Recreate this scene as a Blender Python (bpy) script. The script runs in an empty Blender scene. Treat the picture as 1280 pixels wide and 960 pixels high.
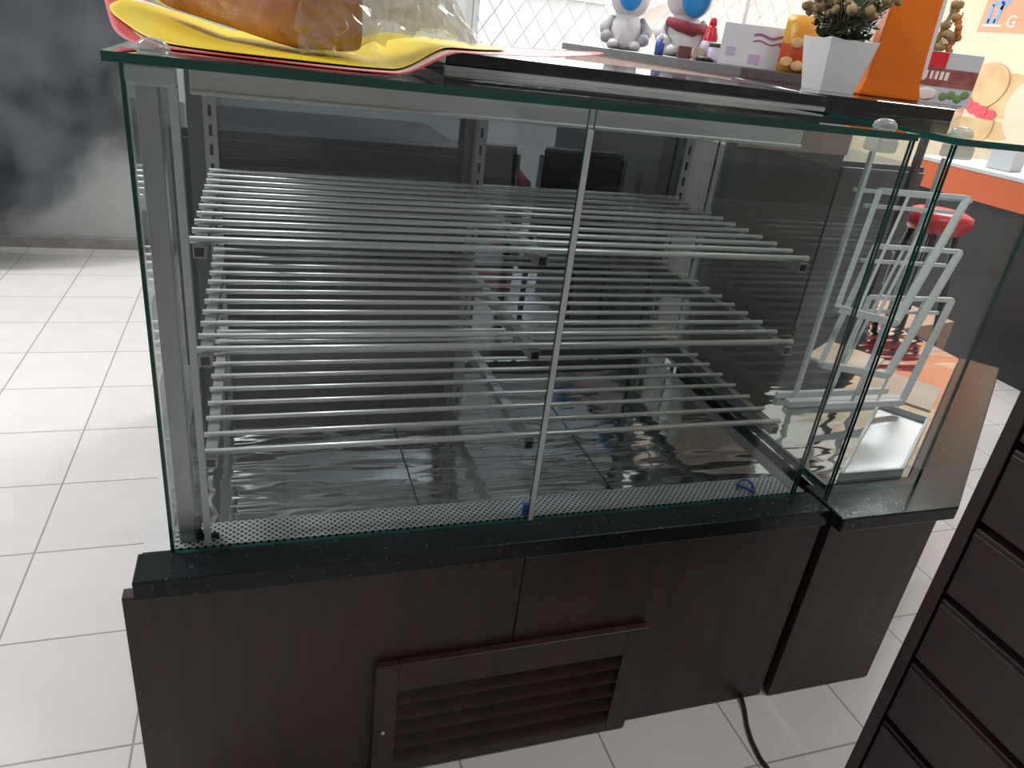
import bpy, bmesh, math, random
from mathutils import Vector, Matrix
random.seed(7)
S = bpy.context.scene
COL = S.collection
PI = math.pi

# ------------------------------------------------------------------ render look
S.view_settings.view_transform = 'Standard'
S.view_settings.look = 'None'
S.view_settings.gamma = 1.0
S.view_settings.exposure = 0.0
S.view_settings.use_curve_mapping = False
S.cycles.transparent_max_bounces = 32
S.cycles.max_bounces = 12
S.cycles.glossy_bounces = 8
S.cycles.transmission_bounces = 8
S.cycles.volume_bounces = 1
S.cycles.use_denoising = True
S.cycles.sample_clamp_indirect = 6.0

# ------------------------------------------------------------------ materials
def base_mat(name):
    m = bpy.data.materials.new(name)
    m.use_nodes = True
    nt = m.node_tree
    b = nt.nodes.get('Principled BSDF')
    return m, nt, b

def mat(name, col, rough=0.5, metal=0.0, var=0.0, scale=8.0, bump=0.0, bscale=60.0, stretch=(1, 1, 1), col2=None, spec=None, coat=0.0, sheen=0.0):
    m, nt, b = base_mat(name)
    b.inputs['Base Color'].default_value = (*col, 1)
    b.inputs['Roughness'].default_value = rough
    b.inputs['Metallic'].default_value = metal
    if spec is not None:
        b.inputs['Specular IOR Level'].default_value = spec
    if coat:
        b.inputs['Coat Weight'].default_value = coat
        b.inputs['Coat Roughness'].default_value = 0.05
    tc = nt.nodes.new('ShaderNodeTexCoord')
    mp = nt.nodes.new('ShaderNodeMapping')
    mp.inputs['Scale'].default_value = stretch
    nt.links.new(tc.outputs['Object'], mp.inputs['Vector'])
    n = nt.nodes.new('ShaderNodeTexNoise')
    n.inputs['Scale'].default_value = scale
    n.inputs['Detail'].default_value = 5
    nt.links.new(mp.outputs['Vector'], n.inputs['Vector'])
    r = nt.nodes.new('ShaderNodeValToRGB')
    c2 = col2 if col2 else tuple(max(0, c * (1 - max(var, 0.03))) for c in col)
    r.color_ramp.elements[0].position = 0.35
    r.color_ramp.elements[1].position = 0.65
    r.color_ramp.elements[0].color = (*c2, 1)
    r.color_ramp.elements[1].color = (*col, 1)
    nt.links.new(n.outputs['Fac'], r.inputs['Fac'])
    nt.links.new(r.outputs['Color'], b.inputs['Base Color'])
    if bump:
        n2 = nt.nodes.new('ShaderNodeTexNoise')
        n2.inputs['Scale'].default_value = bscale
        nt.links.new(mp.outputs['Vector'], n2.inputs['Vector'])
        bp = nt.nodes.new('ShaderNodeBump')
        bp.inputs['Strength'].default_value = bump
        bp.inputs['Distance'].default_value = 0.004
        nt.links.new(n2.outputs['Fac'], bp.inputs['Height'])
        nt.links.new(bp.outputs['Normal'], b.inputs['Normal'])
    return m

def glass_mat(name, tint=(0.955, 0.975, 0.97), rough=0.0, ior=1.5, refl=(1, 1, 1), milk=0.0):
    m = bpy.data.materials.new(name)
    m.use_nodes = True
    nt = m.node_tree
    nt.nodes.clear()
    out = nt.nodes.new('ShaderNodeOutputMaterial')
    tr = nt.nodes.new('ShaderNodeBsdfTransparent')
    tr.inputs['Color'].default_value = (*tint, 1)
    gl = nt.nodes.new('ShaderNodeBsdfGlossy')
    gl.inputs['Roughness'].default_value = rough
    gl.inputs['Color'].default_value = (*refl, 1)
    lw = nt.nodes.new('ShaderNodeLayerWeight')       # thin-glass Fresnel (Schlick), the same on both sides
    lw.inputs['Blend'].default_value = 0.5
    f0 = ((ior - 1) / (ior + 1)) ** 2
    pw = nt.nodes.new('ShaderNodeMath'); pw.operation = 'POWER'; pw.inputs[1].default_value = 5.0
    nt.links.new(lw.outputs['Facing'], pw.inputs[0])
    ma = nt.nodes.new('ShaderNodeMath'); ma.operation = 'MULTIPLY_ADD'
    ma.inputs[1].default_value = 1 - f0
    ma.inputs[2].default_value = f0
    nt.links.new(pw.outputs[0], ma.inputs[0])
    mx = nt.nodes.new('ShaderNodeMixShader')
    nt.links.new(ma.outputs[0], mx.inputs['Fac'])
    nt.links.new(tr.outputs['BSDF'], mx.inputs[1])
    nt.links.new(gl.outputs['BSDF'], mx.inputs[2])
    last = mx
    if milk:
        df = nt.nodes.new('ShaderNodeBsdfDiffuse')
        df.inputs['Color'].default_value = (0.75, 0.78, 0.76, 1)
        nz = nt.nodes.new('ShaderNodeTexNoise')
        nz.inputs['Scale'].default_value = 3.0
        tc = nt.nodes.new('ShaderNodeTexCoord')
        nt.links.new(tc.outputs['Object'], nz.inputs['Vector'])
        mr = nt.nodes.new('ShaderNodeMapRange')
        mr.inputs['From Min'].default_value = 0.3
        mr.inputs['From Max'].default_value = 0.75
        mr.inputs['To Min'].default_value = milk * 0.4
        mr.inputs['To Max'].default_value = milk
        nt.links.new(nz.outputs['Fac'], mr.inputs['Value'])
        m2 = nt.nodes.new('ShaderNodeMixShader')
        nt.links.new(mr.outputs['Result'], m2.inputs['Fac'])
        nt.links.new(mx.outputs['Shader'], m2.inputs[1])
        nt.links.new(df.outputs['BSDF'], m2.inputs[2])
        last = m2
    nt.links.new(last.outputs['Shader'], out.inputs['Surface'])
    return m

def tile_mat():
    m, nt, b = base_mat('floor_tiles')
    tc = nt.nodes.new('ShaderNodeTexCoord')
    mp = nt.nodes.new('ShaderNodeMapping')
    mp.inputs['Location'].default_value = (0.345 + 0.2945 * 40, -0.449 + 0.302 * 40, 0)
    nt.links.new(tc.outputs['Object'], mp.inputs['Vector'])
    br = nt.nodes.new('ShaderNodeTexBrick')
    br.offset = 0.0
    br.squash = 1.0
    br.inputs['Scale'].default_value = 1.0
    br.inputs['Brick Width'].default_value = 0.2945
    br.inputs['Row Height'].default_value = 0.302
    br.inputs['Mortar Size'].default_value = 0.0023
    br.inputs['Mortar Smooth'].default_value = 0.1
    br.inputs['Color1'].default_value = (0.745, 0.72, 0.71, 1)
    br.inputs['Color2'].default_value = (0.71, 0.69, 0.675, 1)
    br.inputs['Mortar'].default_value = (0.36, 0.33, 0.31, 1)
    nt.links.new(mp.outputs['Vector'], br.inputs['Vector'])
    n = nt.nodes.new('ShaderNodeTexNoise')
    n.inputs['Scale'].default_value = 9
    n.inputs['Detail'].default_value = 4
    nt.links.new(tc.outputs['Object'], n.inputs['Vector'])
    mr = nt.nodes.new('ShaderNodeMapRange')
    mr.inputs['To Min'].default_value = 0.93
    mr.inputs['To Max'].default_value = 1.05
    nt.links.new(n.outputs['Fac'], mr.inputs['Value'])
    mx = nt.nodes.new('ShaderNodeMix')
    mx.data_type = 'RGBA'
    mx.blend_type = 'MULTIPLY'
    mx.inputs[0].default_value = 1.0
    nt.links.new(br.outputs['Color'], mx.inputs[6])
    nt.links.new(mr.outputs['Result'], mx.inputs[7])
    nt.links.new(mx.outputs[2], b.inputs['Base Color'])
    b.inputs['Roughness'].default_value = 0.3
    bp = nt.nodes.new('ShaderNodeBump')
    bp.inputs['Strength'].default_value = 0.4
    bp.inputs['Distance'].default_value = 0.002
    bp.invert = True
    nt.links.new(br.outputs['Fac'], bp.inputs['Height'])
    nt.links.new(bp.outputs['Normal'], b.inputs['Normal'])
    return m

def wood_mat(name, a, c, rough=0.45, axis='z'):
    m, nt, b = base_mat(name)
    tc = nt.nodes.new('ShaderNodeTexCoord')
    mp = nt.nodes.new('ShaderNodeMapping')
    mp.inputs['Scale'].default_value = (14, 14, 1.2) if axis == 'z' else (14, 1.2, 14)
    nt.links.new(tc.outputs['Object'], mp.inputs['Vector'])
    n = nt.nodes.new('ShaderNodeTexNoise')
    n.inputs['Scale'].default_value = 2.2
    n.inputs['Detail'].default_value = 8
    n.inputs['Roughness'].default_value = 0.6
    n.inputs['Distortion'].default_value = 0.6
    nt.links.new(mp.outputs['Vector'], n.inputs['Vector'])
    r = nt.nodes.new('ShaderNodeValToRGB')
    r.color_ramp.elements[0].position = 0.3
    r.color_ramp.elements[1].position = 0.72
    r.color_ramp.elements[0].color = (*a, 1)
    r.color_ramp.elements[1].color = (*c, 1)
    nt.links.new(n.outputs['Fac'], r.inputs['Fac'])
    nt.links.new(r.outputs['Color'], b.inputs['Base Color'])
    b.inputs['Roughness'].default_value = rough
    return m

def steel_sheet_mat(name, col, rough, amp, stretch, scale=5.0):
    m, nt, b = base_mat(name)
    b.inputs['Base Color'].default_value = (*col, 1)
    b.inputs['Metallic'].default_value = 1.0
    b.inputs['Roughness'].default_value = rough
    tc = nt.nodes.new('ShaderNodeTexCoord')
    mp = nt.nodes.new('ShaderNodeMapping')
    mp.inputs['Scale'].default_value = stretch
    nt.links.new(tc.outputs['Object'], mp.inputs['Vector'])
    n = nt.nodes.new('ShaderNodeTexNoise')
    n.inputs['Scale'].default_value = scale
    n.inputs['Detail'].default_value = 1.5
    nt.links.new(mp.outputs['Vector'], n.inputs['Vector'])
    bp = nt.nodes.new('ShaderNodeBump')
    bp.inputs['Strength'].default_value = 1.0
    bp.inputs['Distance'].default_value = amp
    nt.links.new(n.outputs['Fac'], bp.inputs['Height'])
    nt.links.new(bp.outputs['Normal'], b.inputs['Normal'])
    return m

def perforated_mat():
    m, nt, b = base_mat('perforated_steel')
    tc = nt.nodes.new('ShaderNodeTexCoord')
    sp = nt.nodes.new('ShaderNodeSeparateXYZ')
    nt.links.new(tc.outputs['Object'], sp.inputs['Vector'])
    def mth(op, a, bb=None):
        n = nt.nodes.new('ShaderNodeMath')
        n.operation = op
        for i, v in enumerate((a, bb)):
            if v is None:
                continue
            if isinstance(v, (int, float)):
                n.inputs[i].default_value = v
            else:
                nt.links.new(v, n.inputs[i])
        return n.outputs[0]
    k = 2 * PI / 0.0115
    sx = mth('SINE', mth('MULTIPLY', sp.outputs['X'], k))
    sy = mth('SINE', mth('MULTIPLY', sp.outputs['Y'], k))
    h = mth('GREATER_THAN', mth('MULTIPLY', sx, sy), 0.30)
    mx = nt.nodes.new('ShaderNodeMix')
    mx.data_type = 'RGBA'
    nt.links.new(h, mx.inputs[0])
    mx.inputs[6].default_value = (0.46, 0.48, 0.48, 1)
    mx.inputs[7].default_value = (0.015, 0.016, 0.016, 1)
    nt.links.new(mx.outputs[2], b.inputs['Base Color'])
    b.inputs['Roughness'].default_value = 0.45
    b.inputs['Metallic'].default_value = 0.35
    return m

def speckle_mat(name, col, fleck, rough, spec=0.5):
    m, nt, b = base_mat(name)
    tc = nt.nodes.new('ShaderNodeTexCoord')
    v = nt.nodes.new('ShaderNodeTexNoise')
    v.inputs['Scale'].default_value = 150
    v.inputs['Detail'].default_value = 2
    nt.links.new(tc.outputs['Object'], v.inputs['Vector'])
    r = nt.nodes.new('ShaderNodeValToRGB')
    r.color_ramp.elements[0].position = 0.66
    r.color_ramp.elements[1].position = 0.75
    r.color_ramp.elements[0].color = (*col, 1)
    r.color_ramp.elements[1].color = (*fleck, 1)
    nt.links.new(v.outputs['Fac'], r.inputs['Fac'])
    nt.links.new(r.outputs['Color'], b.inputs['Base Color'])
    b.inputs['Roughness'].default_value = rough
    b.inputs['Specular IOR Level'].default_value = spec
    return m

M = {}
M['tiles'] = tile_mat()
M['wall_pale'] = mat('pale_green_wall', (0.55, 0.60, 0.575), 0.3, var=0.08, scale=1.5)
M['wall_grey'] = mat('grey_paint', (0.42, 0.42, 0.42), 0.8, var=0.06, scale=2)
M['wall_beige'] = mat('beige_paint', (0.78, 0.62, 0.46), 0.8, var=0.05, scale=2)
M['ceiling'] = mat('ceiling_paint', (0.75, 0.75, 0.74), 0.9)
M['skirting'] = mat('skirting_stone', (0.40, 0.39, 0.37), 0.5, var=0.2, scale=15)
M['glass'] = glass_mat('clear_glass')
M['glass_top'] = glass_mat('top_glass', (0.90, 0.955, 0.94))
M['glass_dark'] = glass_mat('tinted_rear_glass', (0.42, 0.45, 0.48))
M['glass_edge'] = mat('glass_edge_green', (0.008, 0.095, 0.075), 0.12, var=0.35, scale=6)
M['seal'] = mat('silicone_seal', (0.62, 0.63, 0.63), 0.5)
M['alu'] = mat('aluminium', (0.62, 0.62, 0.62), 0.38, metal=0.7, var=0.08, scale=20)
M['alu_dark'] = mat('dark_aluminium', (0.16, 0.17, 0.18), 0.35, metal=0.8)
M['rod'] = mat('shelf_rod_metal', (0.60, 0.61, 0.62), 0.33, metal=0.55)
M['bracket'] = mat('bracket_metal', (0.42, 0.43, 0.44), 0.35, metal=0.7)
M['black'] = mat('black_plastic', (0.012, 0.012, 0.014), 0.45)
M['steel'] = steel_sheet_mat('mirror_steel', (0.62, 0.64, 0.64), 0.045, 0.0035, (1.2, 5.0, 1), 3.6)
M['steel_tray'] = steel_sheet_mat('brushed_tray', (0.46, 0.47, 0.49), 0.42, 0.0008, (3, 3, 3), 5)
M['perf'] = perforated_mat()
M['granite'] = speckle_mat('black_granite', (0.012, 0.016, 0.018), (0.09, 0.10, 0.10), 0.18, 0.22)
M['granite_top'] = speckle_mat('black_granite_top', (0.010, 0.012, 0.015), (0.03, 0.03, 0.034), 0.07)
M['wood'] = wood_mat('dark_walnut_laminate', (0.022, 0.009, 0.008), (0.048, 0.020, 0.017), 0.45)
M['wood_near'] = wood_mat('mahogany_laminate', (0.017, 0.007, 0.0075), (0.028, 0.012, 0.012), 0.38, 'y')
M['white_metal'] = mat('white_metal', (0.70, 0.71, 0.71), 0.35, var=0.04)
M['clear_plastic'] = glass_mat('clear_plastic', (0.80, 0.84, 0.84), rough=0.12, ior=1.6, milk=0.42)
M['yellow'] = mat('yellow_card', (0.90, 0.68, 0.008), 0.45, var=0.05)
M['paper'] = mat('liner_paper', (0.86, 0.74, 0.72), 0.6, col2=(0.88, 0.55, 0.52), scale=7)
M['paper_cream'] = mat('liner_paper_cream', (0.82, 0.72, 0.55), 0.6, col2=(0.80, 0.58, 0.42), scale=9)
M['paper_red'] = mat('liner_red_border', (0.66, 0.055, 0.06), 0.55, var=0.2, scale=20)
M['cake'] = mat('baked_cake', (0.56, 0.24, 0.07), 0.55, col2=(0.36, 0.12, 0.045), scale=16, bump=0.35, bscale=70)
M['wrap'] = glass_mat('cling_film', (0.93, 0.92, 0.90), rough=0.06, ior=1.75, milk=0.22)
M['wrap_clear'] = glass_mat('taut_film', (0.97, 0.96, 0.94), rough=0.1, ior=1.35)
M['orange'] = mat('orange_acrylic', (0.88, 0.19, 0.008), 0.32, var=0.08, scale=5)
M['white'] = mat('white_gloss', (0.86, 0.87, 0.89), 0.35)
M['white_soft'] = mat('white_plush', (0.74, 0.72, 0.74), 0.9, var=0.12, scale=20, bump=0.3, bscale=90)
M['grey_soft'] = mat('grey_plush', (0.42, 0.42, 0.46), 0.9, var=0.2, scale=14)
M['blue'] = mat('bright_blue', (0.03, 0.30, 0.72), 0.35)
M['blue_deep'] = mat('deep_blue', (0.06, 0.12, 0.42), 0.4)
M['red'] = mat('red_plastic', (0.70, 0.03, 0.045), 0.3)
M['maroon'] = mat('maroon_cloth', (0.30, 0.05, 0.07), 0.8)
M['brown'] = mat('brown_card', (0.16, 0.06, 0.045), 0.5)
M['tan'] = mat('tan_card', (0.50, 0.36, 0.24), 0.6)
M['soil'] = mat('dry_moss', (0.11, 0.065, 0.035), 0.95, var=0.5, scale=50, bump=0.6, bscale=90)
M['leaf'] = mat('dark_leaf', (0.055, 0.085, 0.035), 0.7, var=0.4, scale=30)
M['bud'] = mat('white_bud', (0.80, 0.78, 0.66), 0.7)
M['dryflower'] = mat('tan_dried_flower', (0.50, 0.36, 0.17), 0.8, var=0.4, scale=40)
M['dryorange'] = mat('orange_dried_flower', (0.68, 0.24, 0.06), 0.8, var=0.3, scale=40)
M['box_white'] = mat('white_carton', (0.76, 0.78, 0.84), 0.45)
M['purple'] = mat('purple_print', (0.36, 0.12, 0.34), 0.5)
M['lilac'] = mat('lilac_print', (0.56, 0.48, 0.66), 0.5)
M['pack_yellow'] = mat('biscuit_pack_yellow', (0.82, 0.46, 0.05), 0.35, col2=(0.72, 0.30, 0.04), scale=12)
M['pack_red'] = mat('biscuit_pack_red', (0.72, 0.11, 0.04), 0.35, var=0.3, scale=25)
M['biscuit'] = mat('biscuit_picture', (0.80, 0.52, 0.24), 0.5, var=0.3, scale=30)
M['leaflet_wine'] = mat('wine_print', (0.26, 0.055, 0.055), 0.45, col2=(0.40, 0.16, 0.13), scale=30)
M['leaflet_grey'] = mat('grey_print', (0.62, 0.65, 0.70), 0.45)
M['green'] = mat('green_print', (0.20, 0.32, 0.12), 0.5)
M['banner'] = mat('peach_banner', (0.88, 0.68, 0.46), 0.45, col2=(0.90, 0.62, 0.44), scale=1.2)
M['banner_orange'] = mat('banner_orange', (0.93, 0.36, 0.19), 0.45, var=0.05)
M['banner_pink'] = mat('banner_pink_bun', (0.88, 0.58, 0.44), 0.45, col2=(0.86, 0.66, 0.48), scale=3)
M['banner_bun'] = mat('banner_tan_bun', (0.74, 0.50, 0.25), 0.45, col2=(0.62, 0.38, 0.17), scale=6)
M['logo_blue'] = mat('logo_blue', (0.20, 0.40, 0.78), 0.45)
M['print_white'] = mat('print_white', (0.92, 0.86, 0.82), 0.5)
M['coral'] = mat('coral_counter_front', (0.80, 0.16, 0.055), 0.4, var=0.06, scale=3)
M['dark'] = mat('charcoal_laminate', (0.030, 0.030, 0.034), 0.4, var=0.1)
M['dark_navy'] = mat('navy_laminate', (0.030, 0.036, 0.048), 0.45, var=0.1)
M['cardboard'] = mat('cardboard', (0.52, 0.33, 0.24), 0.8, var=0.1)
M['peach_reflection'] = mat('painted_peach_reflection', (0.82, 0.66, 0.52), 0.5, col2=(0.80, 0.48, 0.32), scale=6)  # colour of the reflections imitated in the corner case
M['counter_grey'] = mat('grey_counter_edge', (0.15, 0.14, 0.15), 0.3, var=0.1)
M['chair'] = mat('dark_chair_vinyl', (0.035, 0.038, 0.045), 0.4, var=0.1)
M['curtain'] = mat('pale_grey_panel', (0.62, 0.64, 0.66), 0.6)
M['outside_white'] = mat('outside_white_wall', (0.80, 0.80, 0.78), 0.8)
M['outside_pink'] = mat('outside_pink_wall', (0.85, 0.64, 0.56), 0.8, var=0.1)
M['outside_ground'] = mat('outside_paving', (0.60, 0.57, 0.54), 0.9, var=0.1)
M['grille'] = mat('window_grille_paint', (0.66, 0.63, 0.64), 0.5)
M['pale_panel'] = mat('grey_pink_panel', (0.20, 0.185, 0.185), 0.5, var=0.08, scale=4)
M['cable'] = mat('black_cable', (0.02, 0.016, 0.016), 0.5)

# ------------------------------------------------------------------ mesh helpers
def link(name, me, parent=None):
    o = bpy.data.objects.new(name, me)
    COL.objects.link(o)
    if parent is not None:
        o.parent = parent
    return o

def finish(name, bm, mats, parent=None, smooth=False, bevel=0.0, loc=None, rot=None):
    me = bpy.data.meshes.new(name)
    bmesh.ops.recalc_face_normals(bm, faces=bm.faces)
    bm.to_mesh(me)
    bm.free()
    if not isinstance(mats, (list, tuple)):
        mats = [mats]
    for m in mats:
        me.materials.append(M[m] if isinstance(m, str) else m)
    if smooth:
        for p in me.polygons:
            p.use_smooth = True
    o = link(name, me, parent)
    if bevel:
        md = o.modifiers.new('bevel', 'BEVEL')
        md.width = bevel
        md.segments = 2
        md.limit_method = 'ANGLE'
    if loc is not None:
        o.location = loc
    if rot is not None:
        o.rotation_euler = rot
    return o

def add_box(bm, x0, x1, y0, y1, z0, z1, mi=0, rot=None, at=None):
    vs = [Vector((x, y, z)) for x in (x0, x1) for y in (y0, y1) for z in (z0, z1)]
    if rot is not None:
        c = Vector(((x0 + x1) / 2, (y0 + y1) / 2, (z0 + z1) / 2)) if at is None else Vector(at)
        vs = [c + rot @ (v - c) for v in vs]
    v = [bm.verts.new(p) for p in vs]
    fs = []
    for q in ((0, 1, 3, 2), (4, 6, 7, 5), (0, 4, 5, 1), (2, 3, 7, 6), (0, 2, 6, 4), (1, 5, 7, 3)):
        f = bm.faces.new([v[i] for i in q])
        f.material_index = mi
        fs.append(f)
    return fs

def add_prism(bm, pts, z0, z1, mi=0, side=None):
    lo = [bm.verts.new((x, y, z0)) for x, y in pts]
    hi = [bm.verts.new((x, y, z1)) for x, y in pts]
    f = bm.faces.new(list(reversed(lo))); f.material_index = mi
    f = bm.faces.new(hi); f.material_index = mi
    n = len(pts)
    for i in range(n):
        f = bm.faces.new((lo[i], lo[(i + 1) % n], hi[(i + 1) % n], hi[i]))
        f.material_index = mi if side is None else side

def add_tube(bm, path, r, seg=8, mi=0, cap=True):
    path = [Vector(p) for p in path]
    rings = []
    for i, p in enumerate(path):
        if i == 0:
            d = path[1] - p
        elif i == len(path) - 1:
            d = p - path[i - 1]
        else:
            d = (path[i + 1] - p).normalized() + (p - path[i - 1]).normalized()
        d.normalize()
        up = Vector((0, 0, 1)) if abs(d.z) < 0.9 else Vector((1, 0, 0))
        a = d.cross(up).normalized()
        b = d.cross(a).normalized()
        rr = r[i] if isinstance(r, (list, tuple)) else r
        rings.append([bm.verts.new(p + (a * math.cos(t) + b * math.sin(t)) * rr) for t in [2 * PI * k / seg for k in range(seg)]])
    for i in range(len(rings) - 1):
        for k in range(seg):
            f = bm.faces.new((rings[i][k], rings[i][(k + 1) % seg], rings[i + 1][(k + 1) % seg], rings[i + 1][k]))
            f.material_index = mi
            f.smooth = True
    if cap:
        bm.faces.new(list(reversed(rings[0]))).material_index = mi
        bm.faces.new(rings[-1]).material_index = mi

def add_bar(bm, p, q, w, h=None, mi=0):
    """square-section bar from p to q"""
    h = h or w
    p, q = Vector(p), Vector(q)
    d = (q - p).normalized()
    up = Vector((0, 0, 1)) if abs(d.z) < 0.95 else Vector((0, 1, 0))
    a = d.cross(up).normalized() * (w / 2)
    b = d.cross(a).normalized() * (h / 2)
    v = [bm.verts.new(c + sa * a + sb * b) for c in (p, q) for sa, sb in ((-1, -1), (1, -1), (1, 1), (-1, 1))]
    for f in ((3, 2, 1, 0), (4, 5, 6, 7), (0, 1, 5, 4), (1, 2, 6, 5), (2, 3, 7, 6), (3, 0, 4, 7)):
        bm.faces.new([v[i] for i in f]).material_index = mi

def add_lathe(bm, prof, seg=24, mi=0, c=(0, 0, 0), sx=1, sy=1):
    rings = []
    for r, z in prof:
        rings.append([bm.verts.new((c[0] + sx * r * math.cos(2 * PI * k / seg), c[1] + sy * r * math.sin(2 * PI * k / seg), c[2] + z)) for k in range(seg)])
    for i in range(len(rings) - 1):
        for k in range(seg):
            f = bm.faces.new((rings[i][k], rings[i][(k + 1) % seg], rings[i + 1][(k + 1) % seg], rings[i + 1][k]))
            f.material_index = mi
            f.smooth = True
    if prof[0][0] > 1e-5:
        bm.faces.new(list(reversed(rings[0]))).material_index = mi
    if prof[-1][0] > 1e-5:
        bm.faces.new(rings[-1]).material_index = mi
    bmesh.ops.remove_doubles(bm, verts=bm.verts, dist=1e-6)

def add_ball(bm, c, r, mi=0, sub=2, s=(1, 1, 1), rot=None):
    mt = Matrix.Translation(c) @ (rot.to_4x4() if rot is not None else Matrix()) @ Matrix.Diagonal((r * s[0], r * s[1], r * s[2], 1))
    res = bmesh.ops.create_icosphere(bm, subdivisions=sub, radius=1.0, matrix=mt)
    for f in {f for v in res['verts'] for f in v.link_faces}:
        f.material_index = mi
        f.smooth = True

def box_obj(name, b, m, parent=None, bevel=0.0, **k):
    bm = bmesh.new()
    add_box(bm, *b)
    return finish(name, bm, m, parent, bevel=bevel, **k)

def pane(name, p, q, t, z0, z1, parent, m='glass', edge='glass_edge'):
    """upright sheet of glass from p to q (xy), thickness t, green cut edges"""
    p, q = Vector((p[0], p[1], 0)), Vector((q[0], q[1], 0))
    d = (q - p).normalized()
    n = Vector((-d.y, d.x, 0)) * (t / 2)
    bm = bmesh.new()
    v = [bm.verts.new(c + s * n + Vector((0, 0, z))) for z in (z0, z1) for c, s in ((p, -1), (q, -1), (q, 1), (p, 1))]
    for f, mi in (((3, 2, 1, 0), 1), ((4, 5, 6, 7), 1), ((0, 1, 5, 4), 0), ((2, 3, 7, 6), 0), ((1, 2, 6, 5), 1), ((3, 0, 4, 7), 1)):
        bm.faces.new([v[i] for i in f]).material_index = mi
    return finish(name, bm, [m, edge], parent)

def tag(o, label, cat, group=None, kind=None):
    o['label'] = label
    o['category'] = cat
    if group:
        o['group'] = group
    if kind:
        o['kind'] = kind
    return o

def empty(name, loc=(0, 0, 0), rz=0.0):
    o = bpy.data.objects.new(name, None)
    COL.objects.link(o)
    o.location = loc
    o.rotation_euler = (0, 0, rz)
    o.empty_display_size = 0.1
    return o

def struct(o, label=None, cat=None):
    o['kind'] = 'structure'
    if label:
        o['label'] = label
    if cat:
        o['category'] = cat
    return o

def copy_tree(o, parent=None):
    c = o.copy()
    COL.objects.link(c)
    if parent is not None:
        c.parent = parent
    for ch in list(o.children):
        copy_tree(ch, c)
    return c

# ------------------------------------------------------------------ camera
cd = bpy.data.cameras.new('camera')
cam = bpy.data.objects.new('camera', cd)
COL.objects.link(cam)
cam.location = (0.2103, -0.9121, 1.2703)
cam.rotation_euler = (math.radians(64.312), math.radians(-6.677), math.radians(-17.318))
cd.sensor_width = 36.0
cd.sensor_fit = 'HORIZONTAL'
cd.lens = 36.0 * 0.90997 * 1000 / 1280
cd.clip_start = 0.02
S.camera = cam

# ------------------------------------------------------------------ the room
struct(box_obj('floor', (-3.2, 5.7, -3.2, 5.3, -0.08, 0.0), 'tiles'), 'pale square floor tiles with thin grey grout lines', 'floor')
struct(box_obj('ceiling', (-3.2, 5.7, -3.2, 5.3, 2.9, 2.98), 'ceiling'), 'white shop ceiling', 'ceiling')
struct(box_obj('wall_back', (-3.2, 1.26, 3.32, 3.42, 0, 2.9), 'wall_pale'), 'pale green-white back wall behind the dark smoke', 'wall')
struct(box_obj('baseboard_back', (-3.1, 1.26, 3.295, 3.319, 0.0, 0.055), 'skirting'), 'grey stone skirting at the foot of the pale wall', 'baseboard')
struct(box_obj('wall_return', (1.18, 1.26, 3.421, 5.2, 0, 2.9), 'wall_pale'), 'short return wall beside the grey door', 'wall')
struct(box_obj('wall_left', (-3.2, -3.1, -3.1, 3.319, 0, 2.9), 'wall_grey'), 'grey left wall of the shop', 'wall')
struct(box_obj('wall_right', (5.6, 5.7, -3.1, 5.2, 0, 2.9), 'wall_beige'), 'beige right wall behind the peach banner', 'wall')
struct(box_obj('wall_front', (-3.1, 5.6, -3.2, -3.1, 0, 2.9), 'wall_grey'), 'grey shop wall on the near side', 'wall')
bm = bmesh.new()
add_box(bm, 1.26, 1.80, 5.2, 5.3, 2.2, 2.9)
add_box(bm, 1.80, 5.40, 5.2, 5.3, 2.45, 2.9)
add_box(bm, 1.80, 5.40, 5.2, 5.3, 0.0, 0.85)
add_box(bm, 5.40, 5.70, 5.2, 5.3, 0.0, 2.9)
struct(finish('wall_rear', bm, 'outside_white'), 'rear shop wall around the bright window', 'wall')

# grey door of vertical panels, left of the window
d = struct(empty('door_1', (1.53, 5.22, 0)), 'pale grey panelled door left of the bright window', 'door')
bm = bmesh.new()
for k in range(3):
    add_box(bm, -0.255 + k * 0.172, -0.255 + k * 0.172 + 0.166, -0.02, 0.02, 0.02, 2.18)
add_box(bm, -0.255, 0.255, -0.008, 0.012, 0.02, 2.18)
finish('door_panel', bm, 'curtain', d, bevel=0.004)
bm = bmesh.new()
add_box(bm, -0.27, -0.256, -0.03, 0.05, 0, 2.2)
add_box(bm, 0.256, 0.27, -0.03, 0.05, 0, 2.2)
finish('door_frame', bm, 'white_metal', d)
bm = bmesh.new()
add_tube(bm, [(0.2, -0.022, 1.0), (0.2, -0.06, 1.0), (0.12, -0.06, 1.0)], 0.009)
finish('door_handle', bm, 'alu', d)

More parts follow.
